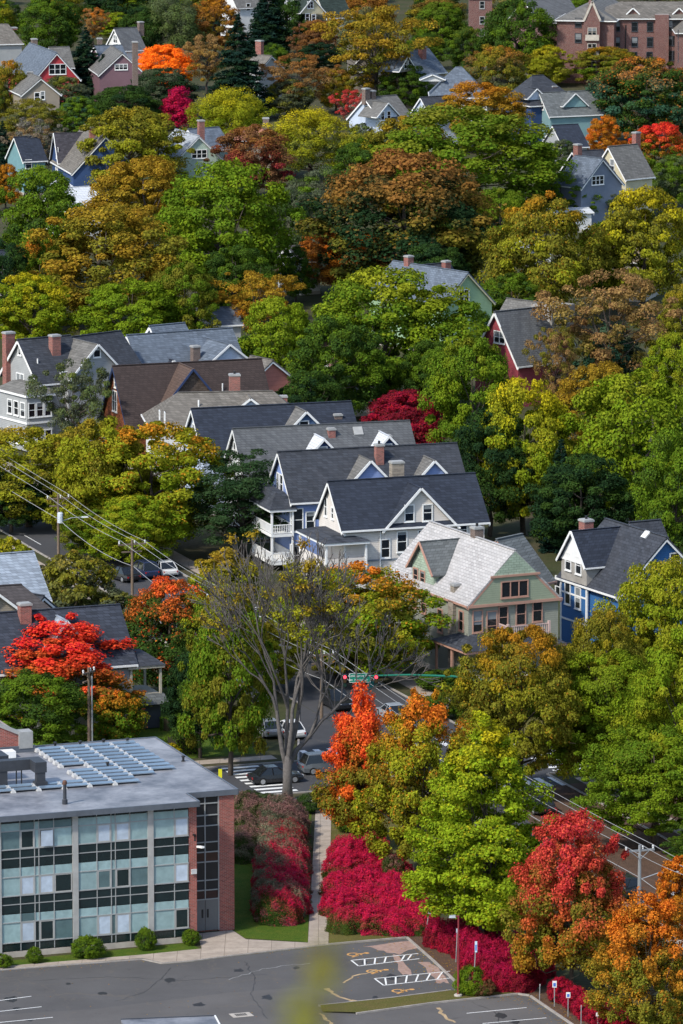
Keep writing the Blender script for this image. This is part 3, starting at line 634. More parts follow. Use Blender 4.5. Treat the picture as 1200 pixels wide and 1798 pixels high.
# cobalt house
h = House('cobalt_blue_house', 'cobalt blue house with white trim and a tall white gabled grey dormer', (1063, 910), (1172, 943), 11.6, 10.6, 6.4, W_COBALT, SLATE2)
h.gable(1172, 943, 1, y=-1) if False else None
g = h.gable(1009, 932, 5.4, y=-h.hw-.35, slope=1.15, zb=6.3, roof=SLATE, wall=W_STONE, trim=WHITE)
for x, y in ((999, 986), (1017, 993)): h.win(g, x, y, .95, 1.5)
zg = g['za']; x = g['x']; m = MB(); m.face([(x-g['iw'], g['y']-.06, g['wallz']), (x+g['iw'], g['y']-.06, g['wallz']), (x, g['y']-.06, zg-.12)]); m.box(x-g['iw'], x+g['iw'], g['y']-.1, g['y']-.005, g['wallz']-.15, g['wallz']); h.put(m, 'gable_panel', WHITE, g['part'])
m = MB(); m.box(x-g['iw'], x+g['iw'], g['y'], -h.hw-.01, .2, 6.3); h.put(m, 'bay', W_COBALT)
m = MB()
for a in (-g['iw'], g['iw']): m.box(x+a-.12, x+a+.12, g['y']-.05, g['y']+.1, .3, 6.28)
for z in (5.2, 2.7): m.box(x-g['iw']+.125, x+g['iw']-.125, g['y']-.05, g['y']+.03, z, z+.16)
m.box(h.wl-.03, h.wr+.03, -h.hw-.04, -h.hw+.02, 2.7, 2.9); m.box(h.wl-.05, h.wl+.2, -h.hw-.05, -h.hw+.12, .3, 6.3); h.put(m, 'trim_board', WHITE)
b = {'axis': 1, 'y': g['y'], 'n': (0, -1, 0)}
for x_, y_ in ((998, 1042), (1016, 1050)): h.win(b, x_, y_, .9, 1.9)
h.win('F', 981, 1030, .8, 1.8); h.win('R', 1186, 985, 1, 1.4)
h.chimney(1030, 911, .8, 1.1, 1.0, BRICK); h.skylight(1135, 939, -1, .8, .8, WHITE)
h2 = House('gable', None, (1105, 917), (1161, 912), 11.2, 8.0, 7.2, W_COBALT, SLATE2, root=h.root, base=False)

# ------------------------------------------------------------------ the near houses on the left
h = House('slate_roofed_house', 'blue slate roofed house with brick chimney and corner porch behind the scarlet maple', (-120, 1084), (211, 1061), 10.4, 9.6, 5.9, W_GREY, roofing('blue_slate', (.042, .049, .066), contrast=.45), hipR=0)
g = h.gable(116, 1090, 4.6, y=-3.2, roof=PALEB, wall=W_GREY, slope=1.15); h.chimney(43, 1058, -.6, 1.0, .9, BRICK, pot=False)
x1 = h.wr; y0 = -h.hw
porch(h, x1-.2, x1+2.7, y0-.2, y0+4.2, 3.1, 5.6, SLATE2, rise=.8, rail=False, trim=plain('beige_trim', (.42, .38, .30)))
m = MB(); q0 = [(x1-.5, y0-.9), (x1+3.2, y0-.9), (x1+3.2, y0+.15), (x1-.5, y0+.15)]; q1 = [(a, b+(.6 if b < y0 else 0)) for a, b in q0]
m.hexa([(a, b, 2.35) for a, b in q0], [(a, b, 3.15) for a, b in [(x1-.5, y0-.25), (x1+2.9, y0-.25), (x1+2.9, y0+.15), (x1-.5, y0+.15)]]); h.put(m, 'porch_skirt_roof', GREENS)
h.win('F', 203, 1215, .3, 1.6); h.win('F', 160, 1216, .9, 1.7)
m = MB(); m.box(x1-.1, x1+2.6, y0-.1, y0+4.1, .1, 2.3); h.put(m, 'lower_porch_wall', DARKM)
h = House('pale_roofed_house', 'house showing only its pale blue grey shingle roof at the left edge', (-90, 979), (60, 968), 10.2, 9.4, 6.4, W_GREY, PALEB)
h = House('brown_roofed_house', 'house with a faded brown and grey hip roof behind the blue slate roof', (-30, 1030), (38, 1026), 8.9, 8.0, 5.8, W_TAUPE, roofing('faded_brown_shingle', (.075, .066, .066), contrast=.25), hipR=3.4)
h.gable(-5, 1035, 6, y=-3.4, roof=TAUPE); h2 = House('gable', None, (40, 1040), (78, 1046), 8.0, 6.0, 5.8, W_TAUPE, SLATE2, root=h.root, base=False)

# ------------------------------------------------------------------ houses farther off
def far(name, label, A, B, zr, W, ze, wall, roof, gables=(), wins=(), chims=(), vents=(), **k):
    h = House(name, label, A, B, zr, W, ze, wall, roof, o=.35, tw=.22, **k); gs = []
    for g in gables: gs.append(h.gable(*g[:3], **(g[3] if len(g) > 3 else {})))
    for f, x, y, w_, hh, *vb in wins: h.win(gs[f] if isinstance(f, int) else f, x, y, w_, hh, vbars=vb[0] if vb else 0)
    for c in chims: h.chimney(*c, pot=False)
    return h
far('lime_green_house', 'green gabled house with cream trim and two red chimneys behind the big maple', (690, 457), (823, 478), 10.5, 9.0, 6.3, W_LIME, BLUEG, wins=(('R', 815, 520, 1.5, 1.6, 1),), chims=((718, 448, 0, .9, .9, BRICK), ), trim=CREAMT)
far('wing', None, (740, 465), (790, 460), 10.3, 7, 7, W_LIME, SLATE2, root=bpy.data.objects['lime_green_house'], base=False, chims=((784, 457, -1, .9, .8, BRICK),))
h = far('red_gabled_house', 'grey roofed house with a steep dark red front gable', (890, 523), (968, 533), 11.5, 9.5, 6.0, W_BARN, GREYR)
h2 = House('gable', None, (868, 547), (953, 538), 11.2, 9.0, 5.0, W_BARN, GREYS, root=h.root, base=False); h2.win('L', 878, 592, 1.9, 1.3, vbars=1)
m = MB(); m.box(h.wr-2, h.wr+1.5, -1, 3, 8, 11.3); h.put(m, 'stucco_tower', W_STONE)
far('slate_blue_house', 'slate blue gabled house with brick chimney, white bargeboards and three small windows', (1010, 272), (1060, 278), 10.5, 9.0, 6.3, W_SLATEB, BLUEG, wins=(('R', 1050, 316, 2.3, 1.2, 2),), chims=((1015, 252, .5, 1.0, .9, CHIM),))
far('wing', None, (1005, 265), (1060, 262), 10.3, 8, 7, W_SLATEB, SLATE2, root=bpy.data.objects['slate_blue_house'], base=False)
far('pale_yellow_house', 'pale yellow house with a steep grey roof and white gable beside the slate blue house', (1068, 257), (1120, 252), 11, 8.0, 6.2, W_YEL, GREYR, wins=(('L', 1076, 290, .8, 1.8),), chims=((1118, 231, .5, 1.0, .9, BRICK),))
far('teal_house', 'small teal gabled house with a weathered grey roof', (947, 162), (1045, 158), 9.0, 8.6, 5.2, W_TEAL, GREENS, wins=(('L', 954, 185, .7, 1.3),), gables=((1010, 163, 5, dict(y=-3)),))
far('dark_hip_house', 'dark blue house with a grey hip roof right behind the teal gabled house', (935, 132), (955, 131), 11.5, 11, 6.8, W_NAVY, SLATE2, hipL=3.5, hipR=4.5, gables=((942, 155, 4, dict(y=-4.5, wall=W_PALE)),), chims=((973, 150, -2, .9, .9, CHIM),))
far('dark_roofed_house', 'low house with a nearly black roof and a pale skylight below the teal house', (970, 219), (1016, 217), 7, 9, 3.6, W_GREY, SLATE)
far('grey_hip_house', 'house with a broad grey hip roof, white dormer and roof window at right', (800, 117), (812, 117), 11.5, 11, 6.6, W_WHITE, BLUEG, hipL=4.6, hipR=4.6, gables=((760, 130, 4.5, dict(y=-3.2, slope=.4)),))
far('pale_blue_house', 'pale blue house whose small white gable peeks over the olive trees', (738, 170), (790, 167), 9.5, 8.6, 5.8, W_PALE, SLATE2, wins=(('L', 739, 196, .9, 1.4),))
far('grey_dormer_house', 'pale house with a grey roof and two brown chimneys behind the rosy pink tree', (640, 171), (697, 166), 10.0, 9.0, 6.2, W_PALE, GREYR, gables=((680, 180, 5.4, dict(y=-4.3)),), wins=((0, 683, 202, .7, 1.3), (0, 672, 203, .7, 1.3)), chims=((643, 154, 0, 1.1, .9, CHIMB), (654, 158, 0, .9, .9, CHIMB)))
far('beige_gabled_house', 'beige house with twin attic windows and a tall red chimney under the spreading olive tree', (700, 88), (752, 82), 10.8, 9.0, 6.4, W_TAUPE, BLUEG, gables=((714, 98, 5.4, dict(y=-4.3)),), wins=((0, 712, 113, .8, 1.3), (0, 720, 113, .8, 1.3)), chims=((742, 81, -1.5, 1.3, .9, BRICK),))
far('cream_gabled_house', 'cream house with a taupe roof half hidden by the spreading olive tree', (610, 78), (668, 78), 11, 9.5, 6.4, W_TAUPE, TAUPE, gables=((640, 95, 5.5, dict(y=-4)), (663, 95, 5.5, dict(y=-4))), wins=((1, 648, 136, .8, 1.6), (0, 630, 130, .8, 1.6)), chims=((628, 62, 0, 1, .9, CHIM),))
far('mint_green_house', 'mint green gabled house with three white windows and a pale roof', (308, 226), (350, 238), 10.2, 8.6, 6.2, W_MINT, roofing('pale_grey_shingle', (.36, .39, .42), contrast=.2), wins=(('R', 350, 270, 2.4, 1.2, 2),), chims=((353, 210, 1.5, 1, .9, CHIM),))
far('wing', None, (330, 226), (385, 222), 10, 8, 6.8, W_MINT, BLUEG, root=bpy.data.objects['mint_green_house'], base=False)
h = far('navy_house', 'navy blue house with a sloping tan roof and a white windowed dark gable', (148, 218), (186, 238), 11, 11, 5.2, W_NAVY, TAUPE, chims=((162, 222, -1, 1, .9, BRICK), (180, 215, .5, 1.1, .9, BRICK)))
g = h.gable(98, 233, 7.2, zb=0, slope=1.25, roof=roofing('plum_shingle', (.05, .047, .056)), wall=W_NAVY); h.win(g, 101, 268, 1.6, 1.6, vbars=1); h.win(g, 100, 297, 1.6, 1.4, vbars=1)
porch(h, h.wr-5, h.wr, -h.hw-2.6, -h.hw-.05, .6, 2.9, WHITER, rail=False)
far('turquoise_house', 'turquoise house behind the bare branches at the left edge', (24, 240), (68, 238), 9, 8, 5.4, siding('turquoise_siding', (.15, .28, .30)), SLATE, wins=(('F', 50, 288, .9, 1.3),))
far('red_house', 'bright red gabled house with four white framed attic windows', (52, 74), (100, 92), 11, 9, 6.0, W_RED, BLUEG, wins=(('R', 101, 121, 3.0, 1.7, 2),), chims=((60, 67, .5, 1.2, 1, CHIMB),))
far('wing', None, (85, 82), (122, 81), 10.6, 8, 7, W_RED, GREYR, root=bpy.data.objects['red_house'], base=False)
far('plum_house', 'plum red house with a grey roof and two tall dark chimneys', (195, 79), (215, 92), 10.4, 9, 6.4, W_PURPLE, GREYR, wins=(('R', 213, 117, 2.2, .9, 2),), chims=((175, 66, 0, 1.1, .9, CHIMB), (237, 72, -2, 1.2, .9, CHIMB)))
far('wing', None, (165, 80), (214, 78), 10, 8, 7, W_PURPLE, BLUEG, root=bpy.data.objects['plum_house'], base=False)
far('white_gabled_house', 'small white house with a streaked grey roof above the orange tree', (200, 49), (240, 47), 10.5, 8.2, 6.4, W_WHITE, GREYS, wins=(('L', 203, 68, 1.4, 1.4, 1),), chims=((247, 37, .6, 1, .9, CHIMB),))
far('taupe_gabled_house', 'small taupe house with one blue window in front of the red house', (52, 127), (72, 136), 9.6, 7.4, 6.6, W_TAUPE, GREYR, wins=(('R', 65, 170, .8, 1.5), ('R', 75, 167, .6, 1.3)), chims=((53, 125, .5, .9, .9, CHIMB),))
far('grey_roofed_house', 'house with a grey brown roof at the top left edge', (-25, 42), (14, 41), 10, 9, 6.4, W_GREY, TAUPE, chims=((24, 47, 0, 1.2, 1, BRICK),), hipR=2)
far('cream_topped_house', 'cream house with a dark green roof at the top edge', (556, -9), (602, -11), 12, 8.6, 7.6, W_YEL, roofing('dark_green_shingle', (.03, .045, .038)), gables=((548, -5, 6, dict(y=-4.4)),), wins=((0, 545, 8, 1.2, 1.3, 1), (0, 540, 30, .8, 1.4), (0, 551, 31, .8, 1.4)))
far('white_topped_house', 'white house with blue tinted windows at the top edge beside the dark conifers', (478, -25), (520, -26), 12, 8, 8, W_WHITE, GREYR, gables=((498, -18, 7, dict(y=-4.2, zb=0)),), wins=((0, 497, 4, .7, 1.3), (0, 508, 4, .7, 1.3), (0, 506, 40, 1, 1.6)), chims=((521, 35, -9, 1.4, 1, BRICK),))
far('white_corner_house', 'white house with a grey porch left of the dark conifers at the top edge', (400, -22), (445, -24), 12, 8, 8, W_WHITE, GREYR, wins=(('F', 436, 12, .8, 1.4),))
far('clay_roofed_house', 'house with a small orange clay hip roof among brown trees', (443, 218), (452, 218), 8.5, 7.5, 6.2, W_TAUPE, plain('clay_tile', (.33, .14, .09)), hipL=3, hipR=3, chims=((467, 206, .5, 1, .9, CHIMB),))
far('brown_chimney_house', 'house hidden by trees with only a tall brick chimney and brown roof showing', (447, 95), (478, 97), 8.5, 8, 6, W_GREY, TAUPE, chims=((456, 70, .5, 1.3, .9, BRICK),))
far('low_grey_house', 'low house with a plain blue grey roof behind the golden tree', (345, 541), (415, 538), 5.5, 7, 3.6, W_GREY, BLUEG)
far('striped_porch_house', 'red and white striped house end beside the brown roof', (440, 624), (480, 632), 9.5, 8, 6.6, siding('red_white_stripes', (.45, .17, .13), .5), TAUPE)
far('white_walled_house', 'white walled house glimpsed between the green trees in the middle', (505, 432), (545, 429), 6.5, 7, 4.6, W_WHITE, GREYR)
far('pink_roofed_house', 'house with a faded pink roof glimpsed through the big green maple', (560, 600), (650, 596), 8.5, 9, 6, W_WHITE, plain('faded_pink_shingle', (.26, .15, .14)))
far('white_garage', 'white flat roofed garage glimpsed under the green trees', (960, 366), (1035, 364), 3.4, 6, 3.0, W_WHITE, WHITER, cat='garage')
far('pale_garage', 'pale garage roof glimpsed between the yellow green trees', (900, 425), (955, 422), 3.4, 7, 3.0, W_WHITE, WHITER, cat='garage')
far('tan_house', 'tan house glimpsed behind the yellow trees at the right edge', (1070, 425), (1150, 428), 7.5, 9, 5.4, W_TAUPE, roofing('tan_shingle', (.30, .22, .15)))
far('white_porch_house', 'white house with a flat porch roof behind the gold and green trees', (95, 330), (165, 326), 7.5, 8, 5.2, W_WHITE, WHITER, wins=(('F', 140, 380, 1, 1.4),))
far('white_edge_house', 'white house glimpsed through the dark trees at the left edge', (-30, 440), (30, 438), 8, 8, 6, W_WHITE, SLATE)

# ------------------------------------------------------------------ brick apartment buildings at the top right
BRICKF = bricks('apartment_brick', (.135, .038, .030), con=.25); BRICKD = bricks('dark_apartment_brick', (.13, .04, .04), con=.25)
h = House('brick_apartment_building', 'large brick apartment building with a grey hip roof, dormers and rows of dark windows', (1090, 2), (1300, 2), 15, 13, 12.2, BRICKF, TAUPE, hipL=6.0, o=.5)
for zpx, lst in ((46, (1060, 1084, 1115, 1142)), (73, (1084, 1115, 1142)), (99, (1114, 1141))):
    for x in lst: h.win('F', x, zpx, 1.0, 1.7, frame=DARKM)
for x in (1175, 1188): 
    for y in (44, 71, 97): h.win('F', x, y, 1.2, 1.7, frame=DARKM)
for x in (1112, 1193): h.gable(x, 13, 2.6, y=-4.6, roof=TAUPE, wall=BRICKF, slope=.9, ret=False)
m = MB(); p = h.hit(1163, 60, 1, -h.hw-.6); m.box(p.x-1.3, p.x+1.3, -h.hw-.7, -h.hw+1, 0, 13.0); h.put(m, 'stair_tower', BRICKF)
m = MB(); p = h.hit(1099, 60, 1, -h.hw-.1); m.tube([(p.x, -h.hw-.12, 0), (p.x, -h.hw-.12, 11)], .09, 6); h.put(m, 'downpipe', BLACKM)
h2 = House('gable', None, (1062, -10), (1034, 6), 14.9, 12, 12.0, BRICKF, GREYR, root=h.root, base=False, hipR=4.5, o=.5)
for x, y in ((1016, 39), (1016, 66), (1038, 41), (1034, 66), (1056, 73)): h2.win('F' if x > 1045 else 'R', x, y, 1.1, 1.6, frame=DARKM)
g = h2.gable(1038, 2, 5, y=-6.2, wall=BRICKF, roof=GREYR) if False else None
q = P(1036, 140); m = MB(); lo = h.Mi @ q
m.prism([(lo.x-1.5, lo.y-9), (lo.x+1.5, lo.y-9), (lo.x+1.5, lo.y+1), (lo.x-1.5, lo.y+1)], 0, 12.2); m.face([(lo.x-1.5, lo.y-9.01, 12.2), (lo.x+1.5, lo.y-9.01, 12.2), (lo.x, lo.y-9.01, 15.6)])
m.face([(lo.x-1.5, lo.y-9, 12.2), (lo.x, lo.y-9, 15.6), (lo.x, lo.y+1, 15.6), (lo.x-1.5, lo.y+1, 12.2)]); m.face([(lo.x+1.5, lo.y-9, 12.2), (lo.x+1.5, lo.y+1, 12.2), (lo.x, lo.y+1, 15.6), (lo.x, lo.y-9, 15.6)])
h.put(m, 'ornate_gable', BRICKF)
m = MB()
for a, b in (((lo.x-1.6, 12.1), (lo.x, 15.8)), ((lo.x+1.6, 12.1), (lo.x, 15.8))): m.bar((a[0], lo.y-9.08, a[1]), (b[0], lo.y-9.08, b[1]), .14, .4)
for z in (5.2, 8.4): m.box(lo.x-1.3, lo.x+1.3, lo.y-9.5, lo.y-9.02, z, z+.25); m.box(lo.x-1.3, lo.x+1.3, lo.y-9.5, lo.y-9.4, z+.26, z+1.1)
h.put(m, 'stone_trim', plain('limestone', (.5, .45, .38)))
for z in (3.6, 7.0, 10.0): window(h.root, (lo.x, lo.y-9.0, z), (0, -1, 0), 1.5, 1.5, frame=plain('limestone', (.5, .45, .38)), vbars=1)
h = House('brick_apartment_building', 'brick apartment wing at the right edge with a tan hip roof', (1225, 18), (1300, 18), 14, 12, 10.2, BRICKF, TAUPE, hipL=4.5)
for x, y in ((1192, 60), (1192, 80), (1192, 100)): h.win('L', x, y, 1, 1.6, frame=DARKM)
h = House('dark_brick_building', 'dark red brick building with a grey slope roof between the round tree and the apartments', (920, 0), (1000, -3), 14.5, 14, 10.5, BRICKD, GREYS, hipR=0)
for x, y in ((988, 33), (988, 57), (965, 35)): h.win('F', x, y, 1.3, 1.3, frame=GREYT)
h = House('flat_brick_building', 'red brick building with pale windows left of the round dark green tree', (820, -18), (868, -18), 15, 8, 14, BRICKF, GREYR)
for x, y in ((847, 8), (847, 35), (847, 57)): h.win('F', x, y, .8, 1.3, frame=GREYT)

# ------------------------------------------------------------------ the school
YAW = R(20); SO = Vector((-11.2, 409.6, 0))
school = tag(empty('school_building', SO, YAW), 'three storey school block with a teal panelled glass front and red brick stair tower', 'school')
SM = Matrix.Translation(SO) @ Matrix.Rotation(YAW, 4, 'Z'); SI = SM.inverted()
def shit(px, py, axis, val):
    o = SI @ Vector((0, 0, H)); d = SI.to_3x3() @ ray(px, py); t = (val-o[axis])/d[axis]; return o+d*t
ZR = 10.7; U0 = -32.0
TEAL = glass('teal_panel', (.29, .41, .42), .3); TEALD = glass('grey_teal_panel', (.10, .16, .17), .25); DARKG = glass('dark_spandrel', (.012, .024, .026), .2)
SKYG = glass('pale_open_pane', (.50, .58, .68), .2); MULL = plain('aluminium_mullion', (.30, .31, .31), .5, .1); PIER = plain('grey_pier', (.36, .355, .34), .8, .15)
STAIRG = glass('stair_glass', (.022, .024, .028), .15)
SB = bricks('school_brick', (.28, .060, .042), con=.3)
m = MB(); m.box(U0, -.08, .22, 22, .3, ZR-.3); m.build('core_wall', plain('inner_wall', (.08, .08, .08)), school)
m = MB(); m.box(-.06, .55, 0, 2.6, 0, ZR-.3); m.box(3.12, 4.3, 2.4, 22, 0, ZR-.3); m.box(.55, 3.12, 2.62, 22, 0, ZR-.3); m.box(.56, .86, 2.45, 2.61, 0, ZR-.3); m.build('brick_wall', SB, school)
m = MB(); m.box(U0, -.07, -.06, .2, 0, .42); m.build('plinth', CONC, school)
bays = []; e = -.08
BAYS = [(-2.82, -.08, [(-2.82, -1.2), (-1.2, -.08)]), (-8.62, -3.22, None), (-14.5, -9.06, None), (-20.3, -14.94, None), (-26.2, -20.74, None)]
m = MB()
for b0, b1, _ in BAYS: m.box(b0-.44, b0, -.12, .2, .43, ZR-.32)
m.build('pier', PIER, school)
rows = [('d', .45, 1.1), ('w', 1.1, 2.6), ('t', 2.6, 3.25), ('d', 3.25, 3.95), ('d', 3.95, 4.6), ('w', 4.6, 6.0), ('t', 6.0, 6.7), ('d', 6.7, 7.4), ('d', 7.4, 8.08), ('w', 8.08, 9.45), ('t', 9.45, 10.05), ('d', 10.05, 10.38)]
special = {0: {1: {1: 'b'}, 2: {1: 's'}, 0: {}}, }
rs = random.Random(8)
# which window cells are pale open panes (s), dark (k), grey teal (g): per bay, storey from the ground
CELL = {0: [['t', 'k'], ['t', 's'], ['t', 's']], 1: [['t', 's', 'g', 's', 't'], ['t', 'c', 'g', 'k', 'g'], ['t', 's', 't', 's', 't']], 2: [['t', 's', 'k', 'k', 'g'], ['t', 's', 't', 's', 'k'], ['g', 'k', 't', 'S', 't']]}
def cells(b0, b1):
    w = b1-b0; return [b0+w*f for f in (0, .267, .47, .53, .74, 1)]
for bi, (b0, b1, cs) in enumerate(BAYS):
    xs = [b0, -1.2, b1] if bi == 0 else cells(b0, b1); st = 0
    for ri, (k, z0, z1) in enumerate(rows):
        if k == 'w':
            fr = MB(); panes = {}
            z2 = rows[ri+1][2]
            for x in xs[1:-1]: fr.box(x-.035, x+.035, -.07, .1, z0, z2)
            fr.box(b0, b1, -.075, .1, z1-.035, z1+.035); fr.box(b0, b1, -.08, .1, z0-.045, z0+.03)
            f = fr.build('window', MULL, school)
            pat = CELL.get(bi, [['t']*5]*3)[st]
            for ci, (x0, x1) in enumerate(zip(xs, xs[1:])):
                kind = pat[ci]; mat = {'t': TEAL, 's': SKYG, 'S': SKYG, 'k': DARKG, 'g': TEALD, 'c': TEALD}[kind]
                q = MB(); a, b_ = x0+.035, x1-.035
                if kind in 'sSkc' and x1-x0 > .6:
                    q.box(a+.09, b_-.09, -.05, -.03, z0+.1, z1-.1); c = q.build('casement_pane', mat, f)
                    q = MB(); q.box(a, a+.09, -.065, .02, z0+.03, z1-.04); q.box(b_-.09, b_, -.065, .02, z0+.03, z1-.04); q.box(a+.09, b_-.09, -.065, .02, z0+.03, z0+.1); q.box(a+.09, b_-.09, -.065, .02, z1-.1, z1-.04); q.build('casement', PIER, f)
                    if kind == 'S': c.location = (0, -.18, 0); c.rotation_euler = (0, 0, 0)
                else: q.box(a, b_, -.02, .0, z0+.03, z1-.035); q.build('pane', mat, f)
                q = MB(); q.box(a, b_, -.02, .0, z1+.035, z2-.03); q.build('pane', TEALD if (bi, st, ci) in ((2, 2, 1), (2, 2, 3), (2, 2, 4), (2, 0, 1)) else TEAL, f)
            st += 1
        elif k == 'd':
            q = MB()
            for x0, x1 in zip(xs, xs[1:]): q.box(x0+.03, x1-.03, -.02, 0, z0+.035, z1-.035)
            o = q.build('spandrel', DARKG, school); q = MB(); q.box(b0, b1, -.06, .1, z1-.03, z1+.0305)
            for x in xs[1:-1]: q.box(x-.03, x+.03, -.06, .1, z0+.03, z1-.03)
            q.build('mullion', MULL, o)
# stair tower glass, door
q = MB(); zs = [2.5, 3.2, 3.95, 5.35, 6.1, 6.85, 8.1, 8.9, 9.8, 10.35]
for z in zs: q.box(.9, 3.1, 2.42, 2.56, z-.04, z+.04)
for x in (.9, 2.02, 3.08): q.box(x-.04, x+.04, 2.41, 2.57, 2.54 if x == 2.02 else .1, 10.31)
f = q.build('stair_window', MULL, school)
for z0, z1 in zip(zs, zs[1:]):
    for x0, x1 in ((.94, 1.98), (2.06, 3.04)): q = MB(); q.box(x0, x1, 2.5, 2.52, z0+.04, z1-.04); q.build('pane', STAIRG if z0 != 5.35 and z0 != 2.5 else glass('reddish_stair_glass', (.05, .025, .022)), f)
for x0, x1, hx in ((.94, 2.0, 1.8), (2.04, 3.04, 2.22)):
    q = MB(); q.box(x0, x1, 2.46, 2.52, .12, 2.45); d = q.build('door', plain('grey_door', (.16, .16, .16), .5, .1), school)
    q = MB(); q.box(hx-.07, hx+.07, 2.435, 2.459, 1.1, 1.75); q.build('handle', BLACKM, d)
# flat roof with metal edge
RM, _t, _b, _N, _L = new_mat('roof_membrane'); _tc = _N.new('ShaderNodeTexCoord'); ob = _tc.outputs['Object']
_c = mixc(_N, _L, ramp(_N, _L, noise(_N, _L, ob, .22, 6, .7), .38, .62), (.11, .115, .13), (.31, .31, .325))
_c = mixc(_N, _L, math_(_N, _L, 'MULTIPLY', ramp(_N, _L, noise(_N, _L, ob, .9, 5, .7), .55, .7), .5), _c, (.09, .09, .10))
_L.new(_c, _b.inputs['Base Color']); _b.inputs['Roughness'].default_value = .5; _b.inputs['Specular IOR Level'].default_value = .5
m = MB(); L = [(U0-.4, -.65), (.55, -.65), (.55, 2.3), (4.55, 2.3), (4.65, 22.2), (U0-.4, 22.2)]; m.prism(L, ZR-.28, ZR-.01); m.build('roof', RM, school)
m = MB()
for a, b in zip(L, L[1:]+L[:1]):
    d = (Vector((*b, 0))-Vector((*a, 0))).normalized(); m.bar(Vector((*a, ZR-.16))-d*.0, Vector((*b, ZR-.16))+d*.0, .13, .42)
m.build('roof_edge', plain('slate_blue_edge_metal', (.12, .135, .16), .45, .2, 1, .2), school)
m = MB(); p = shit(331, 1463, 1, 0); m.tube([(.3, -.02, 8.1), (.3, -.35, 8.15), (.3, -.35, 7.7)], .09, 6); m.build('wall_lamp', BLACKM, school)
m = MB(); m.box(.1, .5, -.16, -.01, 5.15, 5.5); m.build('electrical_box', plain('pale_box', (.55, .55, .55)), school)
m = MB(); m.bar((.6, -.1, 7.2), (.75, -.9, 7.3), .22, .14); m.build('flood_lamp', WHITE, school)
# solar panels: one proto, copied
def solar():
    r = empty('solar_panel', (0, 0, 0)); tag(r, 'blue grey solar panel tilted in its row on the flat school roof', 'solar panel', 'solar panels on the school roof')
    m = MB(); q = [(-.93, -.36, .2), (.93, -.36, .2), (.93, .14, .255), (-.93, .14, .255)]; m.hexa([(a, b, c-.05) for a, b, c in q], q); m.build('panel', glass('solar_glass', (.17, .235, .30), .25), r)
    m = MB(); m.face([(-.93, .145, .25), (.93, .145, .25), (.93, .25, .02), (-.93, .25, .02)]); m.build('wind_shield', plain('panel_backing', (.07, .09, .11), .6), r)
    for x in (-1.0, ): m = MB(); m.hexa([(x-.2, -.56, .0), (x+.2, -.56, 0), (x+.2, .0, 0), (x-.2, .0, 0)], [(x-.14, -.5, .17), (x+.14, -.5, .17), (x+.14, -.06, .24), (x-.14, -.06, .24)]); m.build('ballast_block', plain('ballast_concrete', (.5, .5, .49), .8), r)
    return r
sp0 = solar(); first = True
pitch = 1.98; org = shit(64, 1319, 2, ZR)
for row in range(12):
    c0, n = {6: (1, 3), 7: (0, 4), 8: (0, 4), 9: (0, 3), 10: (-4, 6), 11: (-4, 6)}.get(row, (0, 4))
    for c in range(c0, c0+n):
        o = sp0 if first else copy_tree(sp0); first = False
        o.location = SM @ Vector((org.x+1+c*pitch, org.y-row*1.2, ZR)); o.rotation_euler.z = YAW
def roofvent(px, py, h_=.45, r=.09):
    p = P(px, py, ZR-.01); m = MB(); m.lathe((p.x, p.y, ZR-.02), [(r*1.8, 0), (r*1.8, .06), (r, .08), (r, h_*.7), (r*1.7, h_*.75), (r*1.5, h_)], 8); return m
for i, (x, y) in enumerate(((97, 1313), (141, 1311), (182, 1308), (224, 1306), (322, 1337), (189, 1348))):
    o = roofvent(x, y).build('roof_vent', BLACKM); tag(o, 'small black roof vent beside the solar panels' if i != 4 else 'small black roof vent alone on the right of the school roof', 'roof vent', 'black vents on the school roof')
p = P(114, 1412, ZR); m = MB(); m.lathe((p.x, p.y, ZR-.02), [(.2, 0), (.2, .35), (.13, .4), (.13, 1.5)], 10); fl = m.build('flue_pipe', DARKM); tag(fl, 'tall dark flue pipe standing in front of the solar panels', 'flue pipe')
m = MB(); m.lathe((p.x, p.y, ZR+1.48), [(.17, 0), (.17, .2), (.1, .3)], 10); m.build('cap', plain('rusty_metal', (.12, .06, .04)), fl)
# duct
a = shit(74, 1382, 2, ZR); duct = tag(empty('air_duct', SM @ Vector((a.x, a.y, ZR)), YAW), 'black boxed air duct on legs at the left of the school roof', 'air duct')
m = MB(); m.box(-9, .35, 1.2, 2.0, 1.1, 1.9); m.box(-.55, .35, -.1, 1.199, 1.1, 1.9); m.box(-9, -1.8, 2.6, 4.6, 1.6, 2.0); m.build('duct', DARKM, duct)
m = MB(); m.box(-.4, .25, -.05, .5, .4, 1.1); m.box(-.55, .4, -.15, .6, 0, .4); m.build('riser', DARKM, duct); m = MB(); m.box(-3.2, -2.3, 1.25, 1.95, 0, 1.1); m.build('riser', DARKM, duct)
for x in (-1.2, -1.6, -4.0, -5.2, -6.4): m = MB(); m.tube([(x, 1.3, 0), (x, 1.3, 1.1)], .05, 6); m.build('leg', BLACKM, duct)
p = P(5, 1330, ZR); m = MB(); m.box(-1, .9, -.5, .5, 0, .5); o = m.build('roof_hatch', WHITE); o.location = p; o.rotation_euler.z = YAW; tag(o, 'low white roof hatch at the left edge of the school roof', 'roof hatch')
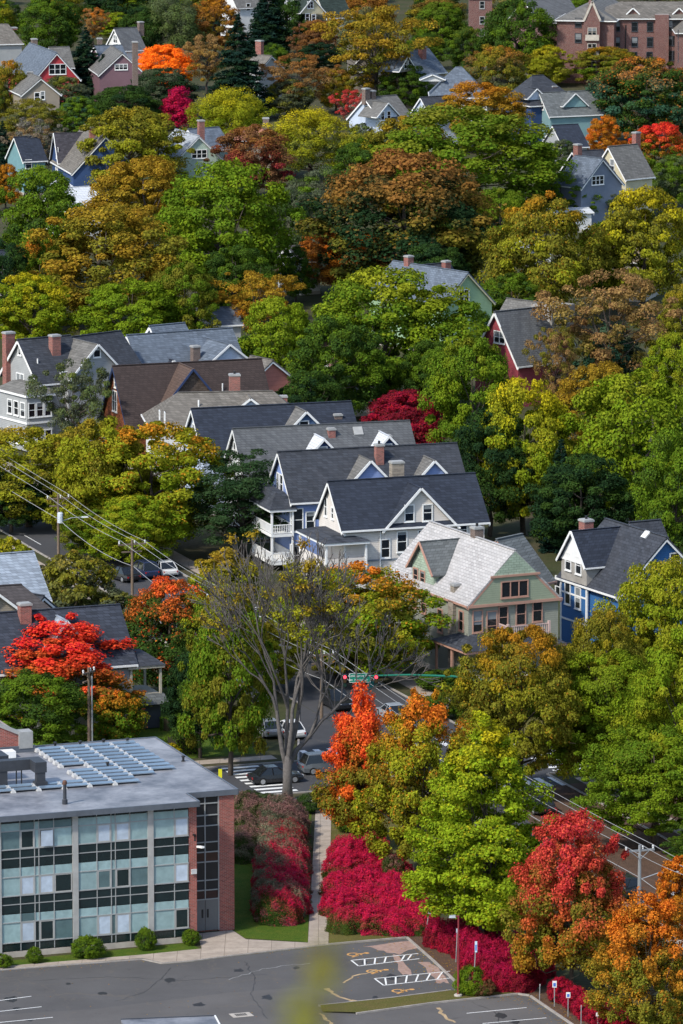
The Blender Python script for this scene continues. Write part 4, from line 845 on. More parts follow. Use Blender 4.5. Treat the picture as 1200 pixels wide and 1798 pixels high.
# auditorium with a sloping brick parapet at the left edge
a = P(48, 1320, ZR); au = tag(empty('brick_gable_building', (a.x, a.y, 0), YAW), 'red brick gable end with stone coping rising behind the school roof at left', 'building')
m = MB(); m.box(-16, -.5, 0, 14, 0, 12.1); m.face([(-16, 0, 12.1), (-.5, 0, 12.1), (-8, 0, 15.4)]); m.build('wall', SB, au)
m = MB(); m.bar((-.3, .15, 12.05), (-8, .15, 15.6), .5, .28); m.box(-.7, .4, -.2, .9, 11.0, 12.3); m.bar((-16, .15, 12.05), (-8, .15, 15.6), .5, .28); m.build('coping', COPING, au)
m = MB(); m.hexa([(-16, .4, 12.0), (-.5, .4, 12.0), (-.5, 14, 12.0), (-16, 14, 12.0)], [(-8.2, .4, 15.2), (-7.8, .4, 15.2), (-7.8, 14, 15.2), (-8.2, 14, 15.2)]); m.build('roof', SLATE2, au)
m = MB(); m.box(-16, .6, -.15, -.01, ZR-.05, ZR+.5); m.build('flashing', plain('slate_blue_edge_metal', (.12, .135, .16)), au)
# low flat roofed block at the bottom edge of the lot
c = P(372, 1786, 3.0); lb = tag(empty('flat_roofed_annex', (c.x, c.y, 0), R(9)), 'low annex whose pale flat roof just shows at the bottom edge', 'annex')
m = MB(); m.box(-6, 0, -8, 0, 0, 2.85); m.build('wall', SB, lb); m = MB(); m.box(-6.2, .2, -8.2, .2, 2.85, 3.0); m.build('roof', RM, lb)
m = MB(); m.box(.2, .3, -8.2, .2, 2.8, 3.06); m.build('white_edge', WHITE, lb); m = MB(); m.box(-6.2, .3, .201, .3, 2.8, 3.05); m.build('dark_edge', DARKM, lb)

# ------------------------------------------------------------------ poles, wires, signal, lamps, signs
def util_pole(base, h, label, arm=2.4, second=True, transformer=False, mat=WOOD, lamp=None, name='utility_pole', yaw=R(19.5), steel=False):
    r = tag(empty(name, base, yaw), label, 'utility pole')
    m = MB(); m.tube([(0, 0, -.3), (0, 0, h)], [.17, .11], 8); m.build('pole', mat, r)
    m = MB(); m.box(-arm/2, arm/2, -.06, .06, h-.5, h-.36)
    if second: m.box(-arm*.36, arm*.36, .07, .19, h-1.25, h-1.12)
    m.bar((-arm*.3, -.07, h-.5), (0, -.1, h-1.1), .05, .05); m.bar((arm*.3, -.07, h-.5), (0, -.1, h-1.1), .05, .05); m.build('crossarm', mat, r)
    for x in (-arm/2+.1, .25, arm/2-.1):
        m = MB(); m.lathe((x, 0, h-.36), [(.04, 0), (.09, .05), (.05, .12), (.1, .18), (.06, .3)], 8); m.build('insulator', plain('porcelain', (.62, .63, .62), .3), r)
    if transformer: m = MB(); m.lathe((.1, -.35, h-2.9), [(.22, 0), (.3, .05), (.3, 1.0), (.2, 1.12)], 10); m.build('transformer', plain('pale_transformer_paint', (.5, .55, .6)), r)
    if lamp:
        d, z = lamp; z += h; m = MB(); m.tube([(0, 0, z), (d*.5, -.2, z+.45), (d, -.3, z+.5)], .04, 6); a = m.build('lamp_arm', STEEL, r)
        m = MB(); m.hexa([(d-.25, -.42, z+.42), (d+.5, -.42, z+.42), (d+.5, -.18, z+.42), (d-.25, -.18, z+.42)], [(d-.2, -.38, z+.56), (d+.4, -.38, z+.54), (d+.4, -.22, z+.54), (d-.2, -.22, z+.56)]); m.build('lamp_head', plain('lamp_white', (.7, .72, .72), .4), a)
    return r
def at(px, py, z):     # where the ray meets the pole line u = 162.0
    d = ray(px, py); o = Vector((0, 0, H)); t = (162.0-o.dot(E1))/d.dot(E1); return o+d*t
tops = []
def pole_on_line(px, pytop, label, **k):
    q = at(px, pytop, 0); h = q.z; b = Vector((q.x, q.y, 0)); util_pole(b, h, label, **k); tops.append((b, h)); return b, h
p1 = pole_on_line(102, 868, 'wooden utility pole with a pale transformer near the bend of the street', transformer=True, lamp=(2.6, -2.9))
p2 = pole_on_line(232, 948, 'wooden utility pole with two crossarms in front of the parked dark cars', arm=2.8)
p3 = pole_on_line(384, 1040, 'utility pole half hidden by yellow leaves above the red topped maple', mat=GREYT)
p4 = pole_on_line(565, 1142, 'utility pole behind the bare branches near the crossing', mat=WOOD)
p5 = pole_on_line(1124, 1484, 'grey steel utility pole with a street lamp arm right of the red maple', mat=STEEL, lamp=(2.9, -2.7), second=False)
print('poles', [(round(b.x, 1), round(b.y, 1), round(h, 1)) for b, h in tops])
b6 = util_pole(P(157, 1342), (1342-1172)/(scale_at(1342)*.97), 'wooden pole crowded with white insulators behind the school roof', arm=1.9, yaw=R(60))
b7 = util_pole(P(928, 118), 5.8+1.2, 'distant utility pole with a pale crossarm near the brick apartments', arm=2.6, second=False, yaw=R(0), mat=plain('pale_wood', (.3, .27, .22)))
m = MB(); m.tube([(0, 0, 0), (0, 0, 7.6)], .07, 6); o = m.build('steel_pole', STEEL); o.location = P(162.5, 1342); tag(o, 'thin grey steel pole beside the insulator crowded wooden pole', 'pole')
WIRE = plain('wire', (.34, .34, .34), .5, .1); WIRED = plain('dark_wire', (.05, .05, .05), .6, .1)
def wire(a, b, sag, label, r=.022, mat=WIRE, n=14):
    a, b = Vector(a), Vector(b); m = MB()
    m.tube([a.lerp(b, i/n)-Vector((0, 0, 4*sag*(i/n)*(1-i/n))) for i in range(n+1)], r, 5, False); return tag(m.build('power_line', mat), label, 'power line', 'overhead wires along the main street')
far_end = (S(162, 640), 10.5); near_end = (S(162, 372), p5[1]+1)
seq = [far_end, p1, p2, p3, p4, p5, near_end]
spans = ['beyond the transformer pole', 'between the transformer pole and the two armed pole', 'between the two armed pole and the leafy pole', 'between the leafy pole and the crossing', 'from the crossing to the steel lamp pole', 'past the steel lamp pole']
for i, (a, b) in enumerate(zip(seq, seq[1:])):
    for du, nm in ((-1.1, 'left'), (.25, 'middle'), (1.1, 'right')):
        wire(a[0]+E1*du+Vector((0, 0, a[1]-.06)), b[0]+E1*du+Vector((0, 0, b[1]-.06)), .35 if i != 4 else .8, '%s overhead wire on the crossarms %s' % (nm, spans[i]))
    wire(a[0]+E1*.12+Vector((0, 0, a[1]-2.6)), b[0]+E1*.12+Vector((0, 0, b[1]-2.6)), .6, 'low slack cable %s' % spans[i], .028)
# signal mast with its street name sign
tip = P(604, 1188, 6.1); tipy = tip.y; mb = P(866, 1330); mb = Vector((13.6, tipy+1.5, 0)); top_ = Vector((mb.x, mb.y, 5.0))
MAST = plain('green_paint', (.02, .19, .12), .4, .15)
mast = tag(empty('signal_mast', mb), 'green traffic signal mast arm reaching over the street with two signals', 'traffic signal')
def lc(v): return Vector(v)-mb
m = MB(); m.tube([(0, 0, 0), (0, 0, 4.6), (-.8, -.05, 5.35)], [.16, .13, .11], 10); m.lathe((0, 0, 0), [(.3, 0), (.3, .3), (.17, .45)], 10); m.build('pole', MAST, mast)
arm0 = Vector((-.8, -.05, 5.35)); arm1 = lc(tip); m = MB(); m.tube([arm0, arm0.lerp(arm1, .25)+Vector((0, 0, .35)), arm0.lerp(arm1, .55)+Vector((0, 0, .35)), arm1], [.11, .1, .085, .06], 8); m.build('arm', MAST, mast)
RED = bpy.data.materials.new('red_signal_light'); RED.use_nodes = True; RED.node_tree.nodes['Principled BSDF'].inputs['Base Color'].default_value = (.6, .02, .04, 1); RED.node_tree.nodes['Principled BSDF'].inputs['Emission Color'].default_value = (1, .08, .12, 1); RED.node_tree.nodes['Principled BSDF'].inputs['Emission Strength'].default_value = 1.1
for px, py in ((606, 1191), (661, 1187)):
    c = lc(P(px, py, 6.1)); c = Vector((c.x, arm1.y-.12, c.z)); q = MB(); q.box(c.x-.17, c.x+.17, c.y-.12, c.y+.15, c.z-.95, c.z+.2); s_ = q.build('signal_head', BLACKM, mast)
    for k, mt in ((0, RED), (1, plain('dark_amber_lens', (.05, .03, .01))), (2, plain('dark_green_lens', (.005, .03, .02)))):
        q = MB(); z = c.z-.35*k; q.tube([(c.x, c.y-.2, z), (c.x, c.y-.121, z)], .15, 12); q.build('lens', mt, s_)
def text(s_, size, mat, parent, loc, rot, name='lettering'):
    cu = bpy.data.curves.new(name, 'FONT'); cu.body = s_; cu.size = size; cu.align_x = 'CENTER'; cu.align_y = 'CENTER'; cu.extrude = .008
    o = bpy.data.objects.new(name, cu); scene.collection.objects.link(o); bpy.context.view_layer.update()
    me = bpy.data.meshes.new_from_object(o.evaluated_get(bpy.context.evaluated_depsgraph_get())); bpy.data.objects.remove(o)
    me.materials.clear(); me.materials.append(mat); q = link(bpy.data.objects.new(name, me)); q.parent = parent; q.location = loc; q.rotation_euler = rot; return q
c = P(632.5, 1192, 6.0); sg = tag(empty('street_sign', (c.x, tipy-.16, c.z+.02), R(4)), 'green street name sign with white letters hanging on the signal mast arm', 'sign')
m = MB(); m.box(-.92, .92, -.02, .02, -.4, .4); m.build('board', plain('sign_green', (.01, .22, .15), .4, .1), sg)
m = MB()
for a in ((-.92, .92, .37, .4), (-.92, .92, -.4, -.37), (-.92, -.89, -.37, .37), (.89, .92, -.37, .37)): m.box(a[0], a[1], -.026, -.02, a[2], a[3])
m.build('border', WHITE, sg)
text('Cold Spring St \u2192'.replace('\u2192', ''), .29, WHITE, sg, (-.12, -.03, .18), (math.pi/2, 0, 0)); text('Mitchell Dr', .25, WHITE, sg, (.1, -.03, -.18), (math.pi/2, 0, 0))
m = MB()
for x, z, d in ((.76, .18, 1), (-.74, -.18, -1)):
    m.box(x-.1, x+.1, -.03, -.022, z-.03, z+.03); m.face([(x+d*.09, -.031, z+.1), (x+d*.09, -.031, z-.1), (x+d*.2, -.031, z)])
m.build('arrow', WHITE, sg)
c = P(651, 1206, 5.6); m = MB(); m.box(-.3, .3, -.02, .02, -.28, .28); o = m.build('street_sign', plain('sign_teal', (.03, .22, .2))); o.location = (c.x, tipy+.5, 5.3); tag(o, 'small plain teal sign below the street name sign', 'sign'); 
m = MB(); m.box(-.03, .03, -.01, .01, .281, .75); m.build('bracket', STEEL, o)
# red lamp post in the parking lot
b = P(805, 1752); lp = tag(empty('lamp_post', b), 'slim dark red lamp post on the grass island of the parking lot', 'lamp post'); RP = plain('dark_red_paint', (.22, .03, .04), .5, .15)
m = MB(); m.tube([(0, 0, .1), (0, 0, 6.0)], [.085, .06], 8); m.build('post', RP, lp); m = MB(); m.lathe((0, 0, .1), [(.3, 0), (.3, .12), (.26, .16)], 12); m.build('base', CONC, lp)
m = MB(); m.bar((0, 0, 5.92), (-.25, -.05, 5.95), .08, .08); m.build('arm', RP, lp)
m = MB(); m.hexa([(-.68, -.17, 5.84), (-.2, -.17, 5.84), (-.2, .13, 5.84), (-.68, .13, 5.84)], [(-.64, -.13, 5.99), (-.22, -.13, 6.02), (-.22, .1, 6.02), (-.64, .1, 5.99)]); m.build('lamp_head', STEEL, lp)
def sign_post(px, base, top, label, lean=0.0, plate=(.32, .5), col=(.6, .62, .64), blue=False, cat='sign post'):
    b = P(px, base); h = (base-top)/(scale_at(base)*.97); r = tag(empty('sign_post', b), label, cat)
    m = MB(); m.tube([(0, 0, 0), (lean, 0, h)], .035, 6); m.build('post', STEEL, r); w, hh = plate
    m = MB(); m.box(lean-w/2, lean+w/2, -.06, -.036, h-hh, h); pl = m.build('plate', plain('sign_plate_%.2f_%.2f' % (col[0], col[2]), col, .5, .08), r)
    if blue:
        m = MB(); m.box(lean-w*.3, lean+w*.3, -.066, -.0605, h-hh*.85, h-hh*.3); m.build('symbol', plain('sign_blue', (.05, .16, .5)), pl)
    return r
sign_post(746, 1650, 1598, 'leaning grey sign post in front of the pink hedge', .35, (.18, .3), (.45, .5, .55))
sign_post(831, 1749, 1652, 'tall post with a narrow pale blue sign behind the dark red lamp post', .2, (.17, .8), (.5, .62, .75), True)
sign_post(801, 1690, 1630, 'thin post with a small bluish plate partly behind the red lamp post', .1, (.18, .3), (.4, .45, .55))
sign_post(974, 1768, 1722, 'white sign with a dark symbol below the red maple, left of the pair', 0, (.3, .48), (.72, .72, .72), True)
sign_post(998, 1786, 1742, 'white sign with a dark symbol by the kerb, right of the pair', 0, (.3, .4), (.72, .72, .72), True)
sign_post(1021, 1800, 1765, 'bare grey post at the bottom by the crimson shrubs', 0, (.06, .1), (.4, .4, .4)); sign_post(1050, 1812, 1778, 'small white sign in the crimson shrubs at the bottom edge', 0, (.25, .25), (.72, .72, .72))
sign_post(948, 1757, 1728, 'short grey post in the leaf litter under the red maple', .02, (.08, .1), (.4, .4, .4))
sign_post(387, 1398, 1350, 'bright yellow crossing sign at the left kerb of the cross street', 0, (.3, .75), (.62, .6, .02))
# ------------------------------------------------------------------ cars
TYRE = plain('tyre_rubber', (.015, .015, .015), .9, .2); RIM = plain('alloy_rim', (.45, .46, .47), .35, .1, 3, .6); CGL = glass('car_glass', (.015, .018, .02), .06)
def car(label, pos, yaw, col, kind='sedan', rough=.25):
    r = tag(empty('parked_car' if 'parked' in label else 'car', pos, yaw), label, 'car'); L = 4.6; W = .9
    suv = kind != 'sedan'; hb = .98 if suv else .84; ht = 1.72 if suv else 1.44
    pm = plain('car_paint_%.3f_%.3f_%.3f' % col, col, rough, .06, 1, .0, .6)
    m = MB()                                            # lower body: lofted sections
    st = [(-2.3, .62, .45, hb-.16), (-2.2, .84, .28, hb-.06), (-1.5, W, .22, hb), (.6, W, .22, hb), (1.5, W*.97, .22, hb-.07), (2.15, .84, .26, hb-.18), (2.3, .6, .4, hb-.3)]
    def loop(x, w, z0, z1): return [(x, -w, z0), (x, -w*1.0, (z0+z1)/2), (x, -w*.93, z1), (x, w*.93, z1), (x, w, (z0+z1)/2), (x, w, z0)]
    lp_ = [loop(*s_) for s_ in st]
    for a, b in zip(lp_, lp_[1:]):
        for k in range(6): m.face([a[k], b[k], b[(k+1) % 6], a[(k+1) % 6]])
    m.face(lp_[0]); m.face(lp_[-1][::-1]); body = m.build('body', pm, r)
    rear = -2.05 if suv else -1.75
    cab0 = [(rear, hb-.03), (.95, hb-.03)]; cab1 = [(rear+(.35 if suv else .75), ht), (.05, ht)]
    m = MB(); lo = [(cab0[0][0], -.83, hb-.03), (cab0[1][0], -.83, hb-.03), (cab0[1][0], .83, hb-.03), (cab0[0][0], .83, hb-.03)]; hi = [(cab1[0][0], -.64, ht-.07), (cab1[1][0], -.64, ht-.07), (cab1[1][0], .64, ht-.07), (cab1[0][0], .64, ht-.07)]
    m.hexa(lo, hi); m.build('windows', CGL, r)
    m = MB(); top = [(a, b*1.02, ht-.069) for a, b, c in hi]; m.hexa(top, [(a*.93-.02, b*.86, ht) for a, b, c in hi])
    for sy in (-1, 1):
        for a, b in ((lo[0 if sy < 0 else 3], hi[0 if sy < 0 else 3]), (lo[1 if sy < 0 else 2], hi[1 if sy < 0 else 2])): m.bar(Vector(a)+Vector((0, sy*.02, 0)), Vector(b)+Vector((0, sy*.02, 0)), .07, .07)
        x = -.45; m.bar((x, sy*.85, hb-.03), (x-.05, sy*.66, ht-.07), .07, .06)
    m.build('roof', pm, r)
    for x in (-1.4, 1.42):
        for y in (-.8, .8):
            m = MB(); m.tube([(x, y-.11, .33), (x, y+.11, .33)], .33, 16); w_ = m.build('wheel', TYRE, r); s_ = -1 if y < 0 else 1
            m = MB(); m.tube([(x, y+s_*.112, .33), (x, y+s_*.125, .33)], .21, 12); m.build('rim', RIM, w_)
    for y in (-.55, .55):
        m = MB(); m.box(2.12, 2.24, y-.2, y+.2, hb-.34, hb-.2); m.build('headlight', plain('headlight_lens', (.6, .62, .64), .15), r)
        m = MB(); m.box(-2.29, -2.19, y-.2, y+.2, hb-.3, hb-.14); m.build('tail_light', plain('tail_light_lens', (.4, .02, .02), .2), r)
    return r
g0 = R(19.5); st = g0+math.pi/2
car('black sedan driving over the zebra crossing under the half bare tree', P(484, 1374), g0, (.012, .012, .014))
car('dark silver hatchback waiting behind the red topped maple trunk', P(572, 1356), g0, (.10, .11, .12), 'suv')
car('white sedan glimpsed through the bare branches at the crossing', P(508, 1292), st, (.62, .62, .62))
car('black pickup sized car waiting under the traffic signal', P(592, 1243), st+math.pi, (.012, .013, .015), 'suv')
car('pale grey car on the far lane behind the red and orange maples', P(690, 1262), st, (.3, .33, .36))
car('white sedan glimpsed between the red and orange maple trunks', P(630, 1412), g0, (.62, .63, .64))
car('black convertible like dark sedan parked across from the two armed pole', P(215, 1018), st+.25, (.012, .012, .014))
car('dark blue car parked under the yellow tree behind the two armed pole', P(252, 1012), st+.1, (.02, .03, .07), 'suv')
car('white car parked far up the street in the shade', P(288, 1008), st, (.6, .6, .58))
car('white van like car under the street trees right of the leafy pole', P(436, 1092), st, (.62, .63, .63), 'suv')
car('black car parked on the leaf covered roadside right of the yellow green maple', P(944, 1424), st, (.02, .02, .022))
car('white car parked behind the red maple crown', P(1010, 1560), st, (.62, .62, .62), 'suv')
car('dark pickup like car parked behind the steel lamp pole', P(1090, 1572), st, (.02, .025, .025), 'suv')
car('silver car parked at the right edge below the street lamp', P(1212, 1592), st, (.45, .48, .5))
car('grey car parked at the kerb beyond the crossing behind bare branches', P(470, 1290), st, (.2, .21, .22))
# ------------------------------------------------------------------ a person on the hedge lined front walk
def person(px, py, label):
    b = P(px, py); r = tag(empty('person', b, R(-60)), label, 'person'); me = bpy.data.meshes.new('body')
    J = [(0, 0, .95), (0, 0, 1.15), (0, 0, 1.4), (0, -.02, 1.5), (0, -.03, 1.62), (0, -.03, 1.74), (-.1, 0, .9), (-.12, -.12, .5), (-.12, -.02, .08), (-.12, -.16, .04), (.1, 0, .9), (.12, .16, .5), (.12, .26, .1), (.12, .14, .05), (-.19, 0, 1.4), (-.26, .1, 1.15), (-.24, -.05, .92), (-.24, -.1, .84), (.19, 0, 1.4), (.26, -.1, 1.15), (.24, -.22, .95), (.24, -.27, .88)]
    E_ = [(0, 1), (1, 2), (2, 3), (3, 4), (4, 5), (0, 6), (6, 7), (7, 8), (8, 9), (0, 10), (10, 11), (11, 12), (12, 13), (2, 14), (14, 15), (15, 16), (16, 17), (2, 18), (18, 19), (19, 20), (20, 21)]
    rad = [.15, .14, .15, .055, .1, .075, .095, .065, .045, .04, .095, .065, .045, .04, .07, .045, .035, .035, .07, .045, .035, .035]
    me.from_pydata(J, E_, []); o = link(bpy.data.objects.new('body', me)); o.parent = r
    md = o.modifiers.new('skin', 'SKIN'); sv = me.skin_vertices[0].data
    for i, q in enumerate(rad): sv[i].radius = (q, q)
    sv[0].use_root = True; o.modifiers.new('sub', 'SUBSURF').levels = 2; o.modifiers['sub'].render_levels = 2
    me.materials.append(plain('grey_pink_clothing', (.26, .21, .22), .9, .3, 4))
    m = MB(); m.lathe((0, -.03, 1.56), [(.1, 0), (.115, .08), (.1, .17), (.04, .22)], 10); m.build('hair', plain('brown_hair', (.08, .05, .03)), r, True); return r
person(330, 1262, 'person in grey and pink clothes walking past the clipped hedge')

# ------------------------------------------------------------------ vegetation
COL = dict(green=(.085, .137, .011), lgreen=(.135, .187, .011), ygreen=(.20, .207, .014), yellow=(.36, .28, .012), olive=(.138, .132, .016), gold=(.245, .15, .016), amber=(.31, .125, .013),
           orange=(.46, .125, .016), redor=(.56, .075, .02), red=(.55, .035, .022), rose=(.42, .04, .035), lime=(.185, .245, .012), magenta=(.36, .012, .06), pink=(.42, .016, .062), wine=(.17, .014, .025), dgreen=(.036, .068, .013), dkgreen=(.016, .036, .014),
           spruce=(.012, .030, .022), pine=(.032, .060, .022), vorange=(.75, .17, .015), blueg=(.035, .085, .05), brown=(.13, .066, .032), rust=(.20, .088, .024), greyg=(.075, .088, .05), hedgeg=(.15, .16, .095), grey=(.13, .12, .10), mauve=(.20, .10, .09), tan=(.22, .13, .05), crimson=(.30, .012, .035), willow=(.085, .115, .035))
_fol = {}
def foliage(A, B, T, at, soft=.22):
    """leaf material: two leaf colours mixed by branch, and the colour T of the leaves that have turned, above the fraction at of the crown"""
    k = (A, B, T, round(at, 2))
    if k in _fol: return _fol[k]
    m = bpy.data.materials.new('leaves_%s_%s' % (A, T)); m.use_nodes = True; t = m.node_tree; N, L = t.nodes, t.links; N.clear()
    out = N.new('ShaderNodeOutputMaterial'); a = N.new('ShaderNodeAttribute'); a.attribute_name = 'leaf'; s = N.new('ShaderNodeSeparateXYZ'); L.new(a.outputs['Vector'], s.inputs[0])
    oi = N.new('ShaderNodeObjectInfo'); cl = math_(N, L, 'FRACT', math_(N, L, 'ADD', s.outputs[1], oi.outputs['Random']))
    tri = math_(N, L, 'ABSOLUTE', math_(N, L, 'MULTIPLY_ADD', cl, 2.0, -1.0))
    c = mixc(N, L, ramp(N, L, tri, .42, .9), COL[A], COL[B])
    hv = math_(N, L, 'ADD', s.outputs[2], math_(N, L, 'MULTIPLY', math_(N, L, 'ADD', tri, -.5), .42))
    hv = math_(N, L, 'ADD', hv, math_(N, L, 'MULTIPLY', math_(N, L, 'ADD', s.outputs[0], -.5), .25))
    c = mixc(N, L, ramp(N, L, hv, at-soft, at+soft), c, COL[T])
    odd = math_(N, L, 'FRACT', math_(N, L, 'MULTIPLY', cl, 7.31))
    c = mixc(N, L, math_(N, L, 'MULTIPLY', math_(N, L, 'GREATER_THAN', odd, .93), .55), c, COL[T])
    v = math_(N, L, 'MULTIPLY_ADD', s.outputs[0], 1.05, .92)
    hsv = N.new('ShaderNodeHueSaturation'); L.new(c, hsv.inputs['Color']); L.new(v, hsv.inputs['Value']); L.new(math_(N, L, 'MULTIPLY_ADD', s.outputs[0], .025, .4875), hsv.inputs['Hue'])
    d = N.new('ShaderNodeBsdfDiffuse'); tr = N.new('ShaderNodeBsdfTranslucent'); mx = N.new('ShaderNodeMixShader'); mx.inputs[0].default_value = .36
    L.new(hsv.outputs[0], d.inputs[0]); L.new(hsv.outputs[0], tr.inputs[0]); L.new(d.outputs[0], mx.inputs[1]); L.new(tr.outputs[0], mx.inputs[2]); L.new(mx.outputs[0], out.inputs[0])
    _fol[k] = m; return m
def leaf_mesh(name, C, Nn, ln, wd, data, rng):
    ln *= .88; wd *= .88
    n = len(C); r = rng.normal(size=(n, 3)); T = r-Nn*np.sum(r*Nn, 1, keepdims=True); T /= np.linalg.norm(T, axis=1, keepdims=True)+1e-9
    B = np.cross(Nn, T); sz = rng.uniform(.7, 1.3, (n, 1)); T = T*ln*sz/2; B = B*wd*sz/2; bend = Nn*(ln*.18)
    V = np.stack([C-T-bend, C-B+T*.1, C+T-bend, C+B+T*.1], 1).reshape(-1, 3).astype(np.float32)
    me = bpy.data.meshes.new(name); me.vertices.add(4*n); me.loops.add(4*n); me.polygons.add(n)
    me.vertices.foreach_set('co', V.ravel()); me.loops.foreach_set('vertex_index', np.arange(4*n, dtype=np.int32)); me.polygons.foreach_set('loop_start', np.arange(0, 4*n, 4, dtype=np.int32))
    at = me.attributes.new('leaf', 'FLOAT_VECTOR', 'FACE'); at.data.foreach_set('vector', data.astype(np.float32).ravel())
    me.update(); return me
def unit(a): return a/(np.linalg.norm(a, axis=1, keepdims=True)+1e-9)
PROF = dict(round=lambda t: np.sqrt(np.clip(1-(2*t-.85)**2/1.38, 0.02, 1)), dome=lambda t: np.sqrt(np.clip(1-t**2.2, .02, 1))*np.clip(.62+t*1.6, 0, 1), cone=lambda t: np.clip(1.05-t, .03, 1)**.72*np.clip(.45+t*3.2, 0, 1),
            oval=lambda t: np.sqrt(np.clip(1-np.abs(2*t-.8)**2.2/1.7, .02, 1))*np.clip(1.15-t*.45, 0, 1), vase=lambda t: np.clip(.35+t*1.1, 0, 1)*np.sqrt(np.clip(1-((t-.62)/.42)**2*(t > .62), .02, 1)))
def crown(name, seed, Hh, Rr, z0, prof, ncl, rc, nl, ln, wd, flat=.72, up=.4, hollow=.45, lobes=.18, sprout=0.0, spread=.45):
    """returns leaf mesh and clump centres. Leaves sit in ragged clumps through the outer crown"""
    rng = np.random.default_rng(seed); f = PROF[prof]; pts = []; ph = rng.uniform(0, 6.28, 4)
    while len(pts) < ncl:
        best = None
        for _ in range(5):
            t = rng.uniform(0, 1)
            if rng.uniform() > f(np.array(t))**1.2+.08: continue
            a = rng.uniform(0, 6.283); q = hollow+(1-hollow)*rng.uniform()**.55
            lob = 1+lobes*math.sin(3*a+ph[0]+t*4)+lobes*.7*math.sin(5*a+ph[1]-t*6)
            r = max(.0, Rr*float(f(np.array(t)))*lob*q-rc*.35); c = np.array([r*math.cos(a), r*math.sin(a), z0+rc*.5+(Hh-z0-rc)*t])
            dm = min([np.linalg.norm(c-p[0]) for p in pts], default=9e9)
            if best is None or dm > best[1]: best = (c, dm, t)
        if best is not None: pts.append((best[0], best[2]))
    C, Nn, D = [], [], []
    for c, t in pts:
        if rng.uniform() < .16: c = c*np.array([1.08, 1.08, 1.0])+np.array([0, 0, rc*.3]); small = .6
        else: small = 1.0
        k = int(nl*1.25*rng.uniform(.55, 1.4)*small); rr_ = rc*rng.uniform(.55, 1.35)*small; d = unit(rng.normal(size=(k, 3))+np.array([0, 0, up*.9]))
        rad = rng.uniform(.25, 1.0, (k, 1))**spread; out = np.array([c[0], c[1], 0]); out = out/(np.linalg.norm(out)+1e-6)
        p = c+d*np.array([1, 1, flat])*rr_*rad*(1+.22*np.sin(d[:, :1]*9+c[0]*3)*np.cos(d[:, 1:2]*8+c[1]*2))
        if sprout: p += (np.array([0, 0, 1])*.7+out*.5)*rng.uniform(0, sprout, (k, 1))**2
        n_ = unit(d*.75+out*.35+np.array([0, 0, up])+rng.normal(size=(k, 3))*.42)
        cl = rng.uniform(); C.append(p); Nn.append(n_)
        D.append(np.stack([rng.uniform(0, 1, k), np.clip(np.full(k, cl)+rng.normal(0, .03, k), 0, 1), np.clip((p[:, 2]-z0)/(Hh-z0), 0, 1)], 1))
    return leaf_mesh(name, np.concatenate(C), np.concatenate(Nn), ln, wd, np.concatenate(D), rng), [p[0] for p in pts]
def trunk_mesh(name, seed, Hh, r0, cents, nb=14, fork=.28, twigs=0, mat=BARK, lean=0.0):
    rng = np.random.default_rng(seed); m = MB(); zs = np.linspace(0, Hh*.8, 7); w = rng.normal(0, .012*Hh, (7, 2)); w[0] = 0
    line = [(w[i, 0]+lean*zs[i], w[i, 1], zs[i]-(.3 if i == 0 else 0)) for i in range(7)]; m.tube(line, [r0*1.25, r0]+[r0*(1-.15*i) for i in range(2, 7)], 8)
    idx = rng.permutation(len(cents))[:nb]
    for i in idx:
        c = np.array(cents[i]); t = np.clip(rng.uniform(fork, .75)*min(1, c[2]/(Hh*.6)), .18, .9); k = t*6; j = int(k); b = np.array(line[j])+(np.array(line[min(6, j+1)])-np.array(line[j]))*(k-j)
        mid = (b+c)/2+np.array([0, 0, -.08*np.linalg.norm(c-b)])+rng.normal(0, .12, 3); rr_ = r0*.42*(1-t*.5)
        m.tube([b, b*.6+mid*.4+rng.normal(0, .06, 3), mid, mid*.45+c*.55+rng.normal(0, .1, 3), c], [rr_, rr_*.85, rr_*.65, rr_*.42, rr_*.18], 6)
        for _ in range(twigs):
            s_ = rng.uniform(.4, 1); q = mid+(c-mid)*s_; e = q+rng.normal(0, .8, 3)+np.array([0, 0, .4]); m.tube([q, (q+e)/2+rng.normal(0, .08, 3), e], [rr_*.25, rr_*.16, .01], 4)
    return m.mesh(name, [mat], True)
def spruce(name, seed, Hh, Rr, z0, ntier, nb, nl, ln, wd, droop=.25):
    rng = np.random.default_rng(seed); C, Nn, D = [], [], []
    for i in range(ntier):
        t = i/(ntier-1); z = z0+(Hh-z0)*t**.92; R_ = Rr*(1-t)**.8*(1 if t > .12 else .75+t*2)
        for k in range(max(3, int(nb*(1-t*.6)))):
            a = rng.uniform(0, 6.283); Lb = max(.25, R_*rng.uniform(.7, 1.12)); cl = rng.uniform(); n = max(8, int(nl*Lb/Rr))
            s = rng.uniform(.15, 1, n)**.7; side = rng.normal(0, .14, n)*Lb*(1.2-s*.6); dz = -droop*Lb*s**1.5+.12*Lb*s**3+rng.normal(0, .10, n)
            d = np.array([math.cos(a), math.sin(a)]); pe = np.array([-d[1], d[0]]); xy = d*(s*Lb)[:, None]+pe*side[:, None]; p = np.column_stack([xy, z+dz])
            C.append(p); Nn.append(unit(np.array([d[0]*.5, d[1]*.5, .8])+rng.normal(size=(n, 3))*.4)); D.append(np.stack([rng.uniform(0, 1, n), np.full(n, cl), np.clip((p[:, 2]-z0)/(Hh-z0), 0, 1)], 1))
    m = MB(); m.tube([(0, 0, -.3), (0, 0, Hh*.5), (0, 0, Hh*.97)], [Hh*.022, Hh*.014, .02], 8)
    return leaf_mesh(name, np.concatenate(C), np.concatenate(Nn), ln, wd, np.concatenate(D), rng), m.mesh(name+'_trunk', [BARK], True)
